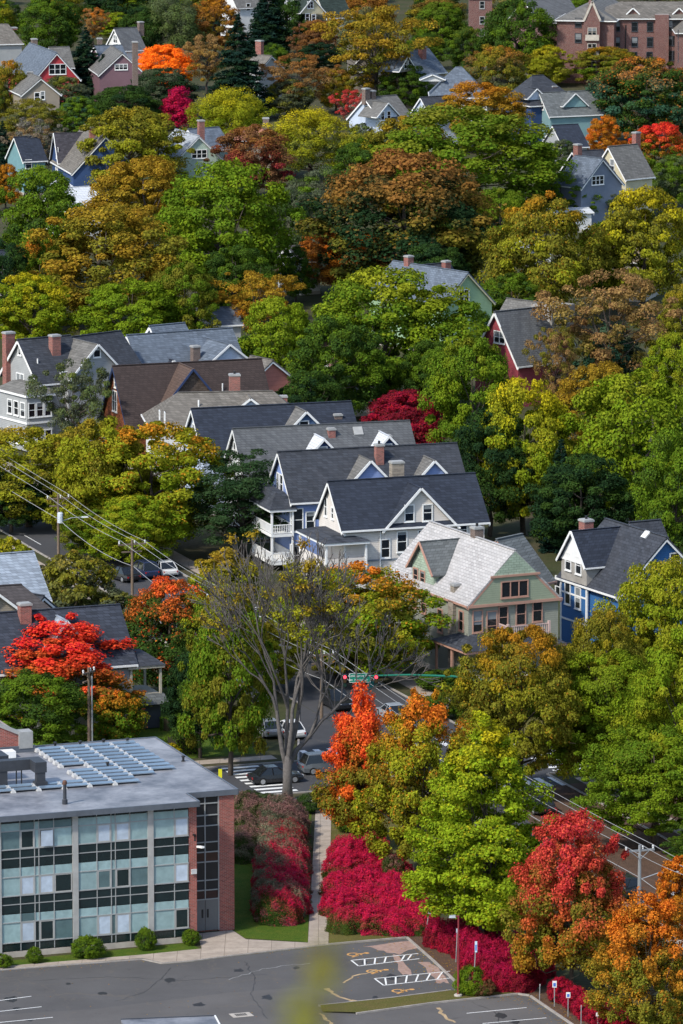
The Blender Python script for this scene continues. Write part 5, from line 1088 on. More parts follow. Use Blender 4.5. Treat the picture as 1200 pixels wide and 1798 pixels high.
def bare(name, seed, Hh, spread, depth=5, mat=GREYBARK, r0=.32, stems=3, low=.2):
    rng = np.random.default_rng(seed); m = MB(); tips = []
    def grow(p, d, L, r, lev):
        n = 3; pts = [p]; q = p.copy(); dd = d.copy()
        for i in range(n): dd = dd+rng.normal(0, .13, 3); dd[2] += .05; dd /= np.linalg.norm(dd); q = q+dd*L/n; pts.append(q.copy())
        m.tube(pts, [max(.026, r*(1-.4*i/n)) for i in range(n+1)], 6 if lev < 2 else 4, False)
        if lev >= depth: tips.append(q); return
        for k in range(2 if lev < 1 else rng.integers(2, 4)):
            e = dd+rng.normal(0, spread*(.8 if lev else .6), 3); e[2] += .1; e /= np.linalg.norm(e); s = pts[rng.integers(2, 4)] if k else q
            grow(s.copy(), e, L*rng.uniform(.62, .86), r*.6, lev+1)
    m.tube([(0, 0, -.3), (0, 0, Hh*.08), (0, 0, Hh*low)], [r0*1.45, r0*1.05, r0], 10)
    for k in range(stems):
        a = 6.283*k/stems+rng.uniform(-.4, .4); d = np.array([math.cos(a)*.33, math.sin(a)*.33, 1.0]); d /= np.linalg.norm(d); grow(np.array([d[0]*r0*.5, d[1]*r0*.5, Hh*low*.72]), d, Hh*.26, r0*.66, 0)
    return m.mesh(name, [mat], True), tips
# a few crowns of each habit; every tree is a copy with its own size, turn and leaf colours
KIND = {}
def kind(k, Hh, Rr, cr, tr): KIND.setdefault(k, []).append((Hh, Rr, cr, tr))
for i in range(4):
    cr, ce = crown('broad_crown', 10+i, 14.6, 6.2, 1.6, 'round', 135, 1.2, 290, .33, .22, lobes=.16, hollow=.5); kind('broad', 14, 6.2, cr, trunk_mesh('broad_trunk', i, 14, .32, ce, 14))
for i in range(3):
    cr, ce = crown('spreading_crown', 30+i, 13.5, 7.0, 2.0, 'dome', 135, 1.25, 280, .34, .23, flat=.6, lobes=.2, hollow=.45); kind('spread', 13, 7.0, cr, trunk_mesh('spreading_trunk', 8+i, 13, .34, ce, 16))
for i in range(2):
    cr, ce = crown('dense_crown', 40+i, 13, 6, 1.2, 'round', 160, 1.1, 270, .30, .21, lobes=.07, hollow=.6); kind('dense', 13, 6, cr, trunk_mesh('dense_trunk', 12+i, 13, .3, ce, 10))
for i in range(2):
    cr, ce = crown('airy_crown', 50+i, 13, 6, 2.6, 'vase', 95, 1.0, 170, .30, .19, lobes=.25, hollow=.3, flat=.6); kind('airy', 13, 6, cr, trunk_mesh('airy_trunk', 20+i, 13, .26, ce, 30, twigs=3))
for i in range(2):
    cr, ce = crown('small_crown', 60+i, 6, 2.8, .5, 'round', 70, .68, 190, .27, .18, lobes=.14); kind('small', 6, 2.8, cr, trunk_mesh('small_trunk', 24+i, 6, .13, ce, 10))
for i in range(2):
    cr, tr = spruce('spruce_crown', 70+i, 16, 4.2, .8, 30, 15, 120, .55, .20); kind('spruce', 16, 4.2, cr, tr)
cr, ce = crown('pine_crown', 81, 15, 5.0, 2.5, 'oval', 105, 1.35, 300, .42, .13, flat=.5, up=.8, hollow=.35, lobes=.3); kind('pine', 15, 5.0, cr, trunk_mesh('pine_trunk', 31, 15, .34, ce, 40, twigs=2))
cr, ce = crown('column_crown', 83, 8, 2.4, .4, 'cone', 60, .8, 260, .24, .14, up=.7, lobes=.1, sprout=1.0); kind('column', 8, 2.4, cr, trunk_mesh('column_trunk', 33, 8, .16, ce, 10))
cr, ce = crown('willow_crown', 85, 13, 5.6, 1.5, 'round', 120, 1.2, 230, .42, .13, flat=1.0, up=.5, hollow=.4, sprout=.9); kind('willow', 13, 5.6, cr, trunk_mesh('willow_trunk', 35, 13, .3, ce, 14))
# finer leaves for the trees nearest the camera
for i, (pf, R_, h_, nc) in enumerate((('cone', 4.2, 13, 115), ('oval', 4.6, 13, 130), ('cone', 5.2, 17.5, 190), ('oval', 4.7, 13, 150))):
    cr, ce = crown('maple_crown', 90+i, h_, R_, 1.6, pf, int(nc*1.35), .8, 300, .25, .16, flat=.55 if i == 2 else .85, up=.5, hollow=.3, lobes=.2, sprout=.7); kind('near%d' % i, h_, R_, cr, trunk_mesh('maple_trunk', 40+i, h_, .17, ce, 44, fork=.2, twigs=1))
for i in range(3):
    cr, ce = crown('near_broad_crown', 100+i, 15, 7.0, 2.2, 'round', 220, 1.15, 360, .27, .18, flat=.62, lobes=.17, hollow=.5); kind('nearbroad', 15, 7.0, cr, trunk_mesh('near_broad_trunk', 50+i, 15, .34, ce, 18, twigs=1))
for i in range(3):
    cr, ce = crown('shrub_crown', 110+i, 2.0, 1.25, .05, 'dome', 110, .26, 130, .10, .055, flat=.9, up=.6, hollow=.66, lobes=.05, sprout=.32); kind('shrub', 2.0, 1.25, cr, trunk_mesh('shrub_stems', 60+i, 2, .05, ce, 12, fork=.1))
def bushmesh(name, seed, Hh, Rr, n, lx):
    rng = np.random.default_rng(seed); d = rng.normal(size=(n, 3)); d[:, 2] = np.abs(d[:, 2])*.9-.12; d = unit(d); ph = rng.uniform(0, 6.28, 6)
    b = 1+.07*np.sin(d[:, 0]*9+ph[0])*np.cos(d[:, 1]*8+ph[1])+.05*np.sin(d[:, 2]*15+d[:, 0]*11+ph[2])+.05*np.sin(np.arctan2(d[:, 1], d[:, 0])*9+ph[3])
    q = rng.uniform(.72, 1.0, (n, 1))**.5; p = np.sign(d)*np.abs(d)**.86*np.array([Rr, Rr, Hh*.92])*b[:, None]*q; p[:, 2] = np.clip(p[:, 2], .05, None)+rng.uniform(0, .32, n)**2*2
    cl = np.clip(.5+.28*np.sin(p[:, 0]*2.1+ph[4])*np.cos(p[:, 1]*2.3+ph[5])+.22*np.sin(p[:, 2]*3+p[:, 0]*1.3)+rng.normal(0, .08, n), 0, .99)
    hg = np.clip(p[:, 2]/Hh*(1-lx)+lx*(p[:, 0]/Rr*.5+.5)+rng.normal(0, .05, n), 0, 1); nn = unit(d*.8+np.array([0, 0, .45])+rng.normal(size=(n, 3))*.45)
    m = MB()
    for k in range(9): a = k*.7; m.tube([(math.cos(a)*.12, math.sin(a)*.12, -.1), (math.cos(a)*Rr*.4, math.sin(a)*Rr*.4, Hh*.45), (math.cos(a)*Rr*.62, math.sin(a)*Rr*.62, Hh*.72)], [.05, .035, .012], 5)
    return leaf_mesh(name, p, nn, .15, .075, np.column_stack([rng.uniform(size=n), cl, hg]), rng), m.mesh(name+'_stems', [BARK], True)
for i in range(3):
    cr, tr = bushmesh('rounded_bush', 120+i, 2.8, 2.1, 17000, .55); kind('hedgebush', 2.8, 2.1, cr, tr)
    cr, tr = bushmesh('round_bush', 130+i, 2.6, 1.9, 15000, .12); kind('bush', 2.6, 1.9, cr, tr)
rt = random.Random(77)
def tree(k, px, top, hm, wpx, cols, label, name='broadleaf_tree', group=None, cat='tree', var=None, rot=None, base=None, sy=1.0, trunk=None):
    if base is None: hm *= 1.16
    by = (top+hm*.975*804/H)/(1-hm*.975/H) if base is None else base
    if base is not None: hm = (base-top)/(scale_at(base)*.975)
    wpx *= 1.06; s = scale_at(by); H0, R0, cr, tr = KIND[k][(rt.randrange(len(KIND[k])) if var is None else var)]
    sx = wpx/s/(2*R0*1.06); sz = hm/H0*.985; b = P(px, by)
    r = tag(empty(name, b, rt.uniform(0, 6.28) if rot is None else rot), label, cat, group); r.scale = (sx, sx*sy, sz)
    A = (*cols, 1.3)[:4] if len(cols) < 4 else cols
    c = link(bpy.data.objects.new('crown', cr)); c.parent = r
    if not cr.materials: cr.materials.append(None)
    c.material_slots[0].link = 'OBJECT'; c.material_slots[0].material = foliage(*A)
    t = link(bpy.data.objects.new('trunk', tr)); t.parent = r
    if trunk:
        t.material_slots[0].link = 'OBJECT'; t.material_slots[0].material = trunk
    return r
M_ = 'maple_tree'
# ---- nearest trees: the turning maples beside the path and the lot
tree('near0', 632, 1200, 0, 158, ('olive', 'orange', 'redor', .52), 'maple turning scarlet at the top and olive below right beside the concrete path', M_, base=1492)
tree('near1', 738, 1212, 0, 205, ('ygreen', 'olive', 'orange', .86), 'orange topped olive maple between the scarlet maple and the tall yellow green one', M_, base=1545)
tree('near2', 850, 1238, 0, 300, ('lime', 'lgreen', 'yellow', .98), 'tall yellow green maple in full leaf left of the crimson maple', M_, base=1668)
tree('near3', 1003, 1420, 0, 208, ('olive', 'amber', 'rose', .54), 'crimson topped maple with olive lower leaves in front of the wires', M_, base=1742)
tree('near1', 1140, 1560, 0, 195, ('olive', 'gold', 'orange', .68), 'orange topped olive maple at the bottom right corner', M_, base=1838)
# ---- right side mass
tree('nearbroad', 1168, 972, 15.5, 235, ('ygreen', 'lgreen', 'gold', 1.15), 'big yellow green oak in front of the cobalt house at the right edge')
tree('nearbroad', 915, 1085, 13, 225, ('olive', 'ygreen', 'amber', .92), 'amber and olive oak in front of the sage green house')
tree('nearbroad', 1062, 1062, 13, 160, ('olive', 'ygreen', 'gold', 1.0), 'yellow olive oak hiding the foot of the cobalt house')
tree('nearbroad', 1065, 1130, 15, 235, ('lgreen', 'green', 'ygreen', 1.05), 'deep green oak between the amber oak and the roadside', base=1395)
tree('nearbroad', 1150, 1265, 13.5, 250, ('green', 'lgreen', 'olive', 1.3), 'dense green oak overhanging the leaf covered roadside at right', base=1490)
tree('nearbroad', 1215, 1090, 15, 250, ('lgreen', 'ygreen', 'ygreen', 1.1), 'green oak cut by the right edge below the cobalt house')
tree('broad', 1222, 1440, 9, 110, ('dgreen', 'green', 'olive', 1.4), 'low dark green tree at the right edge above the street lamp', base=1525)
tree('small', 1190, 1500, 4.5, 80, ('amber', 'orange', 'orange', .8), 'small orange tree at the right edge beside the street lamp')
# ---- around the crossing
tree('broad', 640, 992, 10.5, 250, ('lgreen', 'olive', 'orange', .98), 'green and orange maple in front of the sage green house', M_, base=1196)
tree('broad', 560, 1000, 10, 150, ('ygreen', 'lgreen', 'amber', 1.05), 'yellowing tree below the cream house behind the bare branches', base=1168)
tree('broad', 405, 1030, 13.8, 165, ('green', 'olive', 'gold', 1.05), 'dark green and gold tree behind the left limbs of the bare tree')
tree('airy', 405, 1010, 13, 150, ('ygreen', 'olive', 'gold', 1.1), 'thin yellow leaved tree mixed with the left bare branches', base=1240)
tree('dense', 300, 1012, 11, 195, ('dgreen', 'dgreen', 'redor', .93), 'dark green maple with a red top right of the two armed pole', M_, base=1222)
tree('small', 398, 962, 6, 140, ('olive', 'lgreen', 'gold', .88), 'small yellow orange tree in front of the railed blue porches')
tree('near1', 98, 1082, 12, 300, ('olive', 'green', 'red', .56), 'scarlet topped green maple left of the insulator crowded pole', M_, base=1285)
tree('broad', 60, 1180, 9.5, 190, ('green', 'dgreen', 'green', 1.4), 'plain green tree low behind the brick gable end', base=1338)
tree('small', 205, 1210, 5.5, 95, ('green', 'olive', 'orange', .85), 'small orange tipped tree beside the railed corner porch', base=1318)
tree('broad', 352, 1130, 8.5, 115, ('dkgreen', 'dgreen', 'dgreen', 1.4), 'shadowy dark green tree behind the corner porch')
tree('small', 132, 966, 7, 150, ('olive', 'greyg', 'gold', 1.1), 'olive shrub like tree between the pale roof and the street')
tree('small', 205, 1035, 4, 110, ('greyg', 'olive', 'olive', 1.3), 'grey green shrub like tree by the kerb below the dark cars')
tree('small', 15, 940, 5, 90, ('ygreen', 'olive', 'yellow', 1.1), 'yellow green small tree at the left edge above the pale roof')
# ---- trees of the street, left of the house row
tree('broad', 50, 752, 14, 225, ('ygreen', 'olive', 'gold', .98), 'yellow olive street tree at the left edge above the transformer pole', base=925)
tree('broad', 175, 735, 12, 175, ('ygreen', 'olive', 'gold', 1.1), 'faded olive street tree below the grey three storey house')
tree('broad', 268, 742, 13.5, 260, ('ygreen', 'lgreen', 'orange', 1.02), 'yellow green street tree with an orange red crest', M_, base=972)
tree('broad', 205, 820, 9.5, 205, ('ygreen', 'lgreen', 'yellow', 1.1), 'yellow green street tree shading the dark parked cars', base=962)
tree('broad', 238, 872, 6, 165, ('lgreen', 'ygreen', 'yellow', 1.2), 'low yellow green tree right above the dark parked cars', base=998)
tree('broad', 165, 893, 5, 110, ('green', 'olive', 'ygreen', 1.2), 'low green tree just right of the transformer pole', base=985)
tree('broad', 130, 830, 10, 150, ('dgreen', 'olive', 'olive', 1.3), 'shaded green street tree right of the transformer pole', base=922)
tree('pine', 425, 783, 12.2, 178, ('pine', 'dkgreen', 'pine', 1.4), 'dark layered pine in front of the light blue house', 'pine_tree', base=982)
tree('broad', 20, 830, 9, 120, ('dgreen', 'dkgreen', 'green', 1.4), 'deep green tree hanging over the street at the left edge', base=935)
tree('airy', 130, 628, 10.5, 140, ('greyg', 'willow', 'olive', 1.2), 'half bare grey green tree in front of the grey three storey house')
tree('small', 190, 640, 7, 90, ('green', 'olive', 'olive', 1.3), 'small green tree against the brown shingled house')
tree('small', 350, 690, 4, 70, ('olive', 'lgreen', 'yellow', 1.2), 'small olive tree below the white flat porch roof')
# ---- mid distance
tree('dense', 714, 684, 7, 150, ('wine', 'crimson', 'crimson', 1.0), 'dark red Japanese maple behind the slate roofs', M_)
tree('spread', 680, 470, 14.5, 320, ('green', 'lgreen', 'ygreen', .92), 'large bright green maple with a few orange leaves in the middle of the photo', M_)
tree('broad', 485, 525, 12, 160, ('lgreen', 'green', 'ygreen', 1.0), 'bright green tree left of the large middle maple')
tree('broad', 590, 560, 11, 170, ('dgreen', 'green', 'green', 1.2), 'dark green tree under the large middle maple')
tree('broad', 830, 594, 13, 165, ('green', 'lgreen', 'olive', 1.1), 'mid green tree right of the dark red Japanese maple')
tree('broad', 860, 720, 11.5, 150, ('dkgreen', 'dgreen', 'dgreen', 1.4), 'dark green tree in the shade right of the slate roofs')
tree('broad', 920, 668, 14, 180, ('ygreen', 'lgreen', 'yellow', .95), 'yellow green tree above the red chimney of the cobalt house')
tree('broad', 1110, 655, 15, 245, ('lgreen', 'green', 'ygreen', .98), 'broad fresh green tree at the right above the cobalt house')
tree('broad', 1020, 800, 9, 190, ('dkgreen', 'dgreen', 'dgreen', 1.4), 'shadow dark tree behind the cobalt house chimney')
tree('spruce', 985, 770, 10, 120, ('spruce', 'dkgreen', 'spruce', 1.4), 'dark spruce in the shade behind the cobalt house', 'spruce_tree')
tree('broad', 1190, 760, 12, 160, ('green', 'dgreen', 'lgreen', 1.2), 'green tree cut by the right edge behind the cobalt house')
tree('broad', 1050, 640, 9, 145, ('gold', 'olive', 'gold', .9), 'rounded gold olive tree above the broad fresh green tree')
tree('airy', 1070, 472, 14, 225, ('tan', 'olive', 'tan', .8), 'brownish olive tree right of the red gabled house')
tree('airy', 975, 570, 9, 90, ('tan', 'olive', 'olive', 1.0), 'thin tan tree against the grey roof of the red gabled house')
tree('small', 1072, 568, 8, 125, ('blueg', 'greyg', 'blueg', 1.4), 'blue green rounded tree below the brownish olive tree')
tree('broad', 1190, 585, 10, 110, ('lgreen', 'ygreen', 'ygreen', 1.1), 'bright green tree at the right edge beside the brownish olive tree')
tree('broad', 1195, 500, 9, 90, ('olive', 'ygreen', 'gold', 1.0), 'olive tree at the right edge above the bright green one')
tree('spread', 955, 342, 15, 215, ('olive', 'ygreen', 'amber', .98), 'yellow olive tree with an orange left flank below the white garage')
tree('spread', 1130, 328, 15, 200, ('olive', 'ygreen', 'yellow', .88), 'yellow crowned tree at the right in front of the tan house')
tree('dense', 712, 264, 17.5, 345, ('dkgreen', 'olive', 'rust', .76), 'huge dark round tree with a rust brown top')
tree('spread', 607, 402, 8, 190, ('rust', 'amber', 'orange', .72), 'orange red tree in front of the huge rust topped tree')
tree('airy', 455, 474, 9, 150, ('gold', 'amber', 'gold', .8), 'golden orange airy tree beside the low grey house')
tree('broad', 388, 288, 17, 255, ('green', 'lgreen', 'lgreen', .95), 'huge rounded bright green tree left of centre')
tree('broad', 185, 362, 14, 275, ('olive', 'gold', 'gold', .88), 'wide golden olive tree left of the huge bright green tree')
tree('broad', 252, 280, 12, 185, ('gold', 'olive', 'gold', .75), 'gold tree just above the wide golden olive tree')
tree('broad', 68, 296, 14.5, 170, ('green', 'dgreen', 'lgreen', 1.05), 'dark green tree at the left below the navy house')
tree('broad', 58, 484, 8.5, 150, ('lgreen', 'ygreen', 'yellow', .85), 'bright yellow green tree at the left edge behind the grey house chimneys')
tree('broad', 228, 492, 8.5, 185, ('lgreen', 'green', 'lgreen', 1.0), 'fresh green tree behind the grey and blue roofs')
tree('broad', 325, 462, 10, 120, ('green', 'olive', 'olive', 1.1), 'olive green tree right of the fresh green tree')
tree('broad', 5, 420, 11, 110, ('dkgreen', 'dgreen', 'dgreen', 1.4), 'very dark tree at the left edge under the dark green one')
tree('broad', 70, 420, 10, 120, ('green', 'olive', 'orange', 1.05), 'green tree with an orange patch beside the wide golden olive tree')
tree('broad', 415, 430, 9, 120, ('dgreen', 'green', 'green', 1.4), 'shaded green tree under the huge bright green tree')
tree('broad', 810, 190, 16, 330, ('green', 'lgreen', 'olive', .9), 'huge green tree filling the upper right centre')
tree('broad', 720, 205, 12, 170, ('olive', 'ygreen', 'gold', .9), 'yellow olive tree on the left flank of the huge green tree')
tree('broad', 842, 146, 10, 160, ('gold', 'olive', 'amber', .78), 'amber gold tree above the huge green tree')
tree('airy', 565, 290, 12, 150, ('greyg', 'green', 'greyg', 1.3), 'grey green airy tree left of the huge rust topped tree')
tree('broad', 640, 245, 9, 120, ('dgreen', 'green', 'green', 1.4), 'dark green tree above the huge rust topped tree')
tree('willow', 545, 196, 9.5, 170, ('ygreen', 'willow', 'yellow', .85), 'soft yellow green tree near the upper middle')
tree('willow', 405, 158, 9, 145, ('ygreen', 'lgreen', 'yellow', .95), 'soft lime green tree right of the magenta tree')
tree('broad', 445, 222, 10, 145, ('brown', 'wine', 'rust', .8), 'dull brown purple tree below the clay roofed house')
tree('broad', 500, 330, 10, 110, ('greyg', 'dgreen', 'greyg', 1.3), 'grey green tree below the dull brown purple tree')
tree('broad', 228, 188, 12.5, 190, ('olive', 'ygreen', 'gold', 1.05), 'open olive yellow tree between the navy and the mint green house', base=356)
# ---- far left
tree('column', 312, 153, 6.5, 72, ('magenta', 'pink', 'magenta', 1.0), 'magenta pink upright tree above the mint green house')
tree('dense', 288, 78, 7.5, 118, ('vorange', 'ygreen', 'vorange', .5), 'brilliant orange round tree with a green skirt', M_)
tree('airy', 365, 58, 10, 90, ('tan', 'gold', 'tan', .8), 'thin tan gold tree right of the brilliant orange tree')
tree('dense', 282, 118, 8, 125, ('dkgreen', 'greyg', 'dgreen', 1.3), 'dark grey green round tree in front of the brilliant orange tree')
tree('dense', 215, 150, 7, 130, ('dgreen', 'dkgreen', 'dgreen', 1.3), 'dark green round tree left of the magenta tree')
tree('airy', 235, 165, 5.5, 60, ('mauve', 'grey', 'mauve', 1.2), 'purplish grey half bare tree beside the magenta tree')
tree('spruce', 418, 25, 16.5, 135, ('spruce', 'dkgreen', 'spruce', 1.4), 'tall dark blue green spruce in the upper middle', 'spruce_tree')
tree('spruce', 152, 48, 12, 100, ('spruce', 'dkgreen', 'spruce', 1.4), 'narrow dark spruce between the red and the plum house', 'spruce_tree')
tree('spruce', 182, 95, 8, 95, ('spruce', 'dkgreen', 'spruce', 1.4), 'small dark spruce leaning against the narrow one', 'spruce_tree')
tree('dense', 88, -12, 11, 115, ('dgreen', 'green', 'green', 1.3), 'dark green round tree above the red house')
tree('broad', 15, 108, 10, 80, ('olive', 'dgreen', 'amber', .98), 'brown green tree at the left edge beside the taupe house')
tree('dense', 112, 132, 8, 105, ('greyg', 'dgreen', 'olive', 1.0), 'grey green tree right of the taupe house')
tree('dense', 140, 168, 6.5, 85, ('green', 'blueg', 'green', 1.3), 'compact green tree above the navy house')
tree('broad', 60, 175, 7, 110, ('olive', 'greyg', 'gold', 1.1), 'olive tree with bare twigs above the turquoise house')
tree('spruce', 5, 212, 9, 70, ('spruce', 'dkgreen', 'spruce', 1.4), 'dark spruce at the left edge beside the turquoise house', 'spruce_tree')
tree('broad', 10, 290, 6, 60, ('amber', 'gold', 'amber', .9), 'small amber tree at the left edge')
tree('willow', 300, -8, 11, 125, ('willow', 'greyg', 'willow', 1.3), 'weeping grey green willow at the top', 'willow_tree')
tree('airy', 165, 12, 7, 60, ('tan', 'amber', 'orange', .95), 'small orange brown tree between the dark round tree and the white house')
tree('broad', 215, 22, 5, 90, ('lgreen', 'ygreen', 'ygreen', 1.2), 'light green low tree behind the white gabled house')
tree('dense', 205, -35, 9, 130, ('dkgreen', 'dgreen', 'dkgreen', 1.4), 'very dark tree at the top edge left of the willow')
tree('dense', 12, 0, 6, 60, ('dgreen', 'greyg', 'dgreen', 1.4), 'dark tree in the top left corner')
tree('spruce', 470, -40, 14, 95, ('spruce', 'dkgreen', 'spruce', 1.4), 'dark conifer at the top edge beside the white house', 'spruce_tree')
tree('spruce', 385, -35, 11, 80, ('spruce', 'dkgreen', 'spruce', 1.4), 'dark conifer at the top edge behind the tall spruce', 'spruce_tree')
tree('dense', 480, 75, 6, 60, ('dgreen', 'green', 'dgreen', 1.4), 'small green tree behind the tall brick chimney')
tree('airy', 525, 92, 10, 130, ('tan', 'rust', 'rust', .7), 'dusty orange tree right of the tall spruce')
tree('dense', 505, 138, 6, 90, ('greyg', 'olive', 'olive', 1.0), 'olive green bush like tree below the dusty orange tree')
tree('broad', 556, 36, 7, 90, ('brown', 'rust', 'rust', .7), 'rusty brown tree below the cream house at the top')
tree('broad', 560, 75, 5, 80, ('dkgreen', 'spruce', 'dgreen', 1.3), 'dark green tree below the rusty brown tree')
tree('airy', 660, 6, 17, 200, ('olive', 'gold', 'gold', .75), 'tall spreading olive gold tree with a visible trunk at the top')
tree('broad', 712, 112, 7.5, 90, ('dgreen', 'green', 'green', 1.4), 'leafy green tree below the beige gabled house')
tree('dense', 625, -20, 7, 60, ('green', 'willow', 'green', 1.3), 'green tree at the top edge right of the cream house')
tree('airy', 612, 156, 6, 60, ('rose', 'mauve', 'rose', .9), 'thin rosy pink tree in front of the grey dormer house')
tree('airy', 655, 180, 6.5, 90, ('greyg', 'grey', 'greyg', 1.3), 'thin grey shrub like tree in front of the grey dormer house')
tree('broad', 590, 120, 7, 70, ('olive', 'gold', 'gold', .9), 'olive gold tree left of the visible trunk')
# ---- far right
tree('broad', 870, 80, 11, 125, ('olive', 'greyg', 'amber', .95), 'olive brown tree right of the grey hip roof')
tree('dense', 906, -3, 14, 135, ('dgreen', 'green', 'green', 1.2), 'round deep green tree in front of the dark brick building')
tree('broad', 820, 48, 8, 75, ('dgreen', 'green', 'olive', 1.1), 'green tree left of the distant utility pole')
tree('broad', 770, -5, 9, 110, ('olive', 'dgreen', 'rust', .95), 'rusty green tree at the top edge right of the spreading tree')
tree('broad', 745, 60, 6, 70, ('green', 'dgreen', 'green', 1.4), 'green tree right of the beige gabled house')
tree('broad', 965, 82, 6.5, 90, ('ygreen', 'olive', 'yellow', 1.0), 'yellow green tree right of the distant utility pole')
tree('broad', 1062, 82, 6.5, 120, ('olive', 'green', 'amber', 1.0), 'green amber tree in front of the brick apartments')
tree('airy', 1038, 78, 6, 75, ('rose', 'orange', 'rose', .75), 'rosy red thin tree in front of the ornate brick gable')
tree('dense', 1135, 98, 13, 190, ('dgreen', 'blueg', 'orange', 1.03), 'big dark green tree with orange tips below the brick apartments')
tree('broad', 1035, 168, 6.5, 55, ('orange', 'redor', 'redor', .7), 'scarlet orange tree on the left side of the big dark green tree')
tree('broad', 1062, 205, 6, 70, ('amber', 'orange', 'orange', 1.0), 'burnt orange tree behind the slate blue house')
tree('small', 1015, 245, 3.5, 50, ('amber', 'rust', 'orange', .9), 'small rust orange tree behind the slate blue roof')
tree('small', 998, 172, 5, 85, ('greyg', 'dgreen', 'greyg', 1.3), 'grey green tree in front of the teal house')
tree('broad', 1158, 218, 8, 110, ('green', 'olive', 'red', .66), 'red topped tree right of the pale yellow house', M_)
tree('broad', 1185, 275, 7, 100, ('green', 'greyg', 'green', 1.3), 'green tree at the right edge below the red topped tree')
tree('small', 1092, 300, 6, 100, ('greyg', 'dgreen', 'greyg', 1.3), 'grey green tree below the slate blue house')
tree('broad', 1012, 322, 5, 90, ('dgreen', 'greyg', 'dgreen', 1.3), 'dark green tree hiding the foot of the slate blue house')
tree('broad', 1048, 326, 6, 120, ('greyg', 'dgreen', 'greyg', 1.3), 'grey green tree directly below the three small windows of the slate blue house', base=392)
tree('small', 835, 538, 5, 70, ('green', 'dgreen', 'green', 1.3), 'small green tree at the foot of the lime green house')
tree('small', 700, 218, 5, 90, ('greyg', 'dgreen', 'greyg', 1.3), 'small grey green tree below the grey dormer house')
tree('small', 640, 215, 5, 80, ('greyg', 'willow', 'greyg', 1.3), 'small pale grey green tree below the rosy pink tree')
tree('broad', 985, 305, 7, 120, ('green', 'dgreen', 'lgreen', 1.2), 'green tree in front of the slate blue house, left')
tree('broad', 880, 330, 8, 110, ('green', 'lgreen', 'olive', 1.1), 'green tree above the yellow olive tree with an orange flank')
tree('broad', 1150, 120, 7, 110, ('dgreen', 'olive', 'gold', 1.1), 'olive tree at the right edge below the brick wing')
tree('airy', 65, 205, 10, 110, ('grey', 'tan', 'olive', 1.2), 'nearly bare grey tree in front of the turquoise house')
tree('broad', 770, 325, 8, 120, ('dgreen', 'green', 'green', 1.3), 'green tree on the right flank of the huge rust topped tree')
tree('broad', 1060, 395, 10, 120, ('green', 'olive', 'olive', 1.1), 'green tree between the two yellow trees at the right')
tree('broad', 520, 434, 6.5, 70, ('dgreen', 'green', 'green', 1.4), 'green tree hiding the white walled house')
tree('broad', 988, 246, 5, 60, ('greyg', 'dgreen', 'greyg', 1.4), 'grey green tree in front of the nearly black roof')
tree('broad', 900, 480, 7, 110, ('green', 'dgreen', 'olive', 1.3), 'green tree behind the roof of the red gabled house')
tree('broad', 760, 430, 9, 150, ('dkgreen', 'dgreen', 'dgreen', 1.4), 'very dark tree behind the lime green house')
tree('broad', 760, 600, 8, 110, ('dgreen', 'green', 'green', 1.4), 'dark green tree above the Japanese maple')
tree('broad', 440, 590, 8, 110, ('green', 'dgreen', 'green', 1.4), 'green tree right of the blue grey roof')
tree('broad', 545, 650, 8, 130, ('dgreen', 'dkgreen', 'green', 1.4), 'dark tree right of the brown shingled roof')
tree('broad', 635, 610, 7.0, 130, ('dgreen', 'green', 'green', 1.4), 'shaded tree between the large maple and the slate roofs')
tree('airy', 52, 246, 6, 90, ('greyg', 'willow', 'greyg', 1.3), 'thin grey green tree in front of the turquoise wall', base=322)
tree('broad', 478, 1092, 6, 115, ('ygreen', 'olive', 'gold', 1.1), 'small yellow green street tree seen between the bare limbs', base=1212)
tree('broad', 590, 1085, 6, 100, ('olive', 'green', 'amber', 1.0), 'small olive street tree beside the crossing, left of the signal sign', base=1192)
# wooded neighbourhood behind everything that can be told apart
rb = random.Random(12)
pal = [('green', 'dgreen', 'olive', 1.1), ('olive', 'green', 'gold', .9), ('dgreen', 'dkgreen', 'dgreen', 1.4), ('greyg', 'olive', 'gold', 1.0), ('lgreen', 'olive', 'yellow', 1.0), ('rust', 'olive', 'amber', .8)]
for i in range(46):
    y = -150+i*3.6; x = (i*397) % 1320-60
    tree(rb.choice(['broad', 'dense', 'spread']), x, y, rb.uniform(7, 11), rb.uniform(80, 120), pal[i % 6], 'tree among many in the wooded neighbourhood at the top of the photo', group='trees of the distant neighbourhood')
# ---- the half bare tree by the path
bm, tips = bare('bare_limbs', 5, 18.8, .31, 7, GREYBARK, .36, 5, .2)
b = P(505, 1405); bt = tag(empty('half_bare_tree', b), 'big grey half bare tree with a thick trunk beside the concrete path', 'tree')
o = link(bpy.data.objects.new('trunk', bm)); o.parent = bt
rng = np.random.default_rng(3); T = np.array([t for t in tips]); 
sel = T[rng.permutation(len(T))[:int(len(T)*.24)]]; sel = np.array([t for t in sel if (t[0] < -.3 and 5 < t[2] < 15) or rng.uniform() < .12])
C = []; Nn = []; D = []
for t in sel:
    k = 75; d = unit(rng.normal(size=(k, 3))); C.append(t+d*np.array([.85, .85, .55])*rng.uniform(.2, 1, (k, 1))); Nn.append(unit(d+np.array([0, 0, .6])+rng.normal(size=(k, 3))*.4)); D.append(np.stack([rng.uniform(0, 1, k), np.full(k, rng.uniform()), np.full(k, t[2]/18)], 1))
cm = leaf_mesh('sparse_crown', np.concatenate(C), np.concatenate(Nn), .27, .19, np.concatenate(D), rng); cm.materials.append(foliage('ygreen', 'olive', 'gold', 1.05)); o = link(bpy.data.objects.new('crown', cm)); o.parent = bt
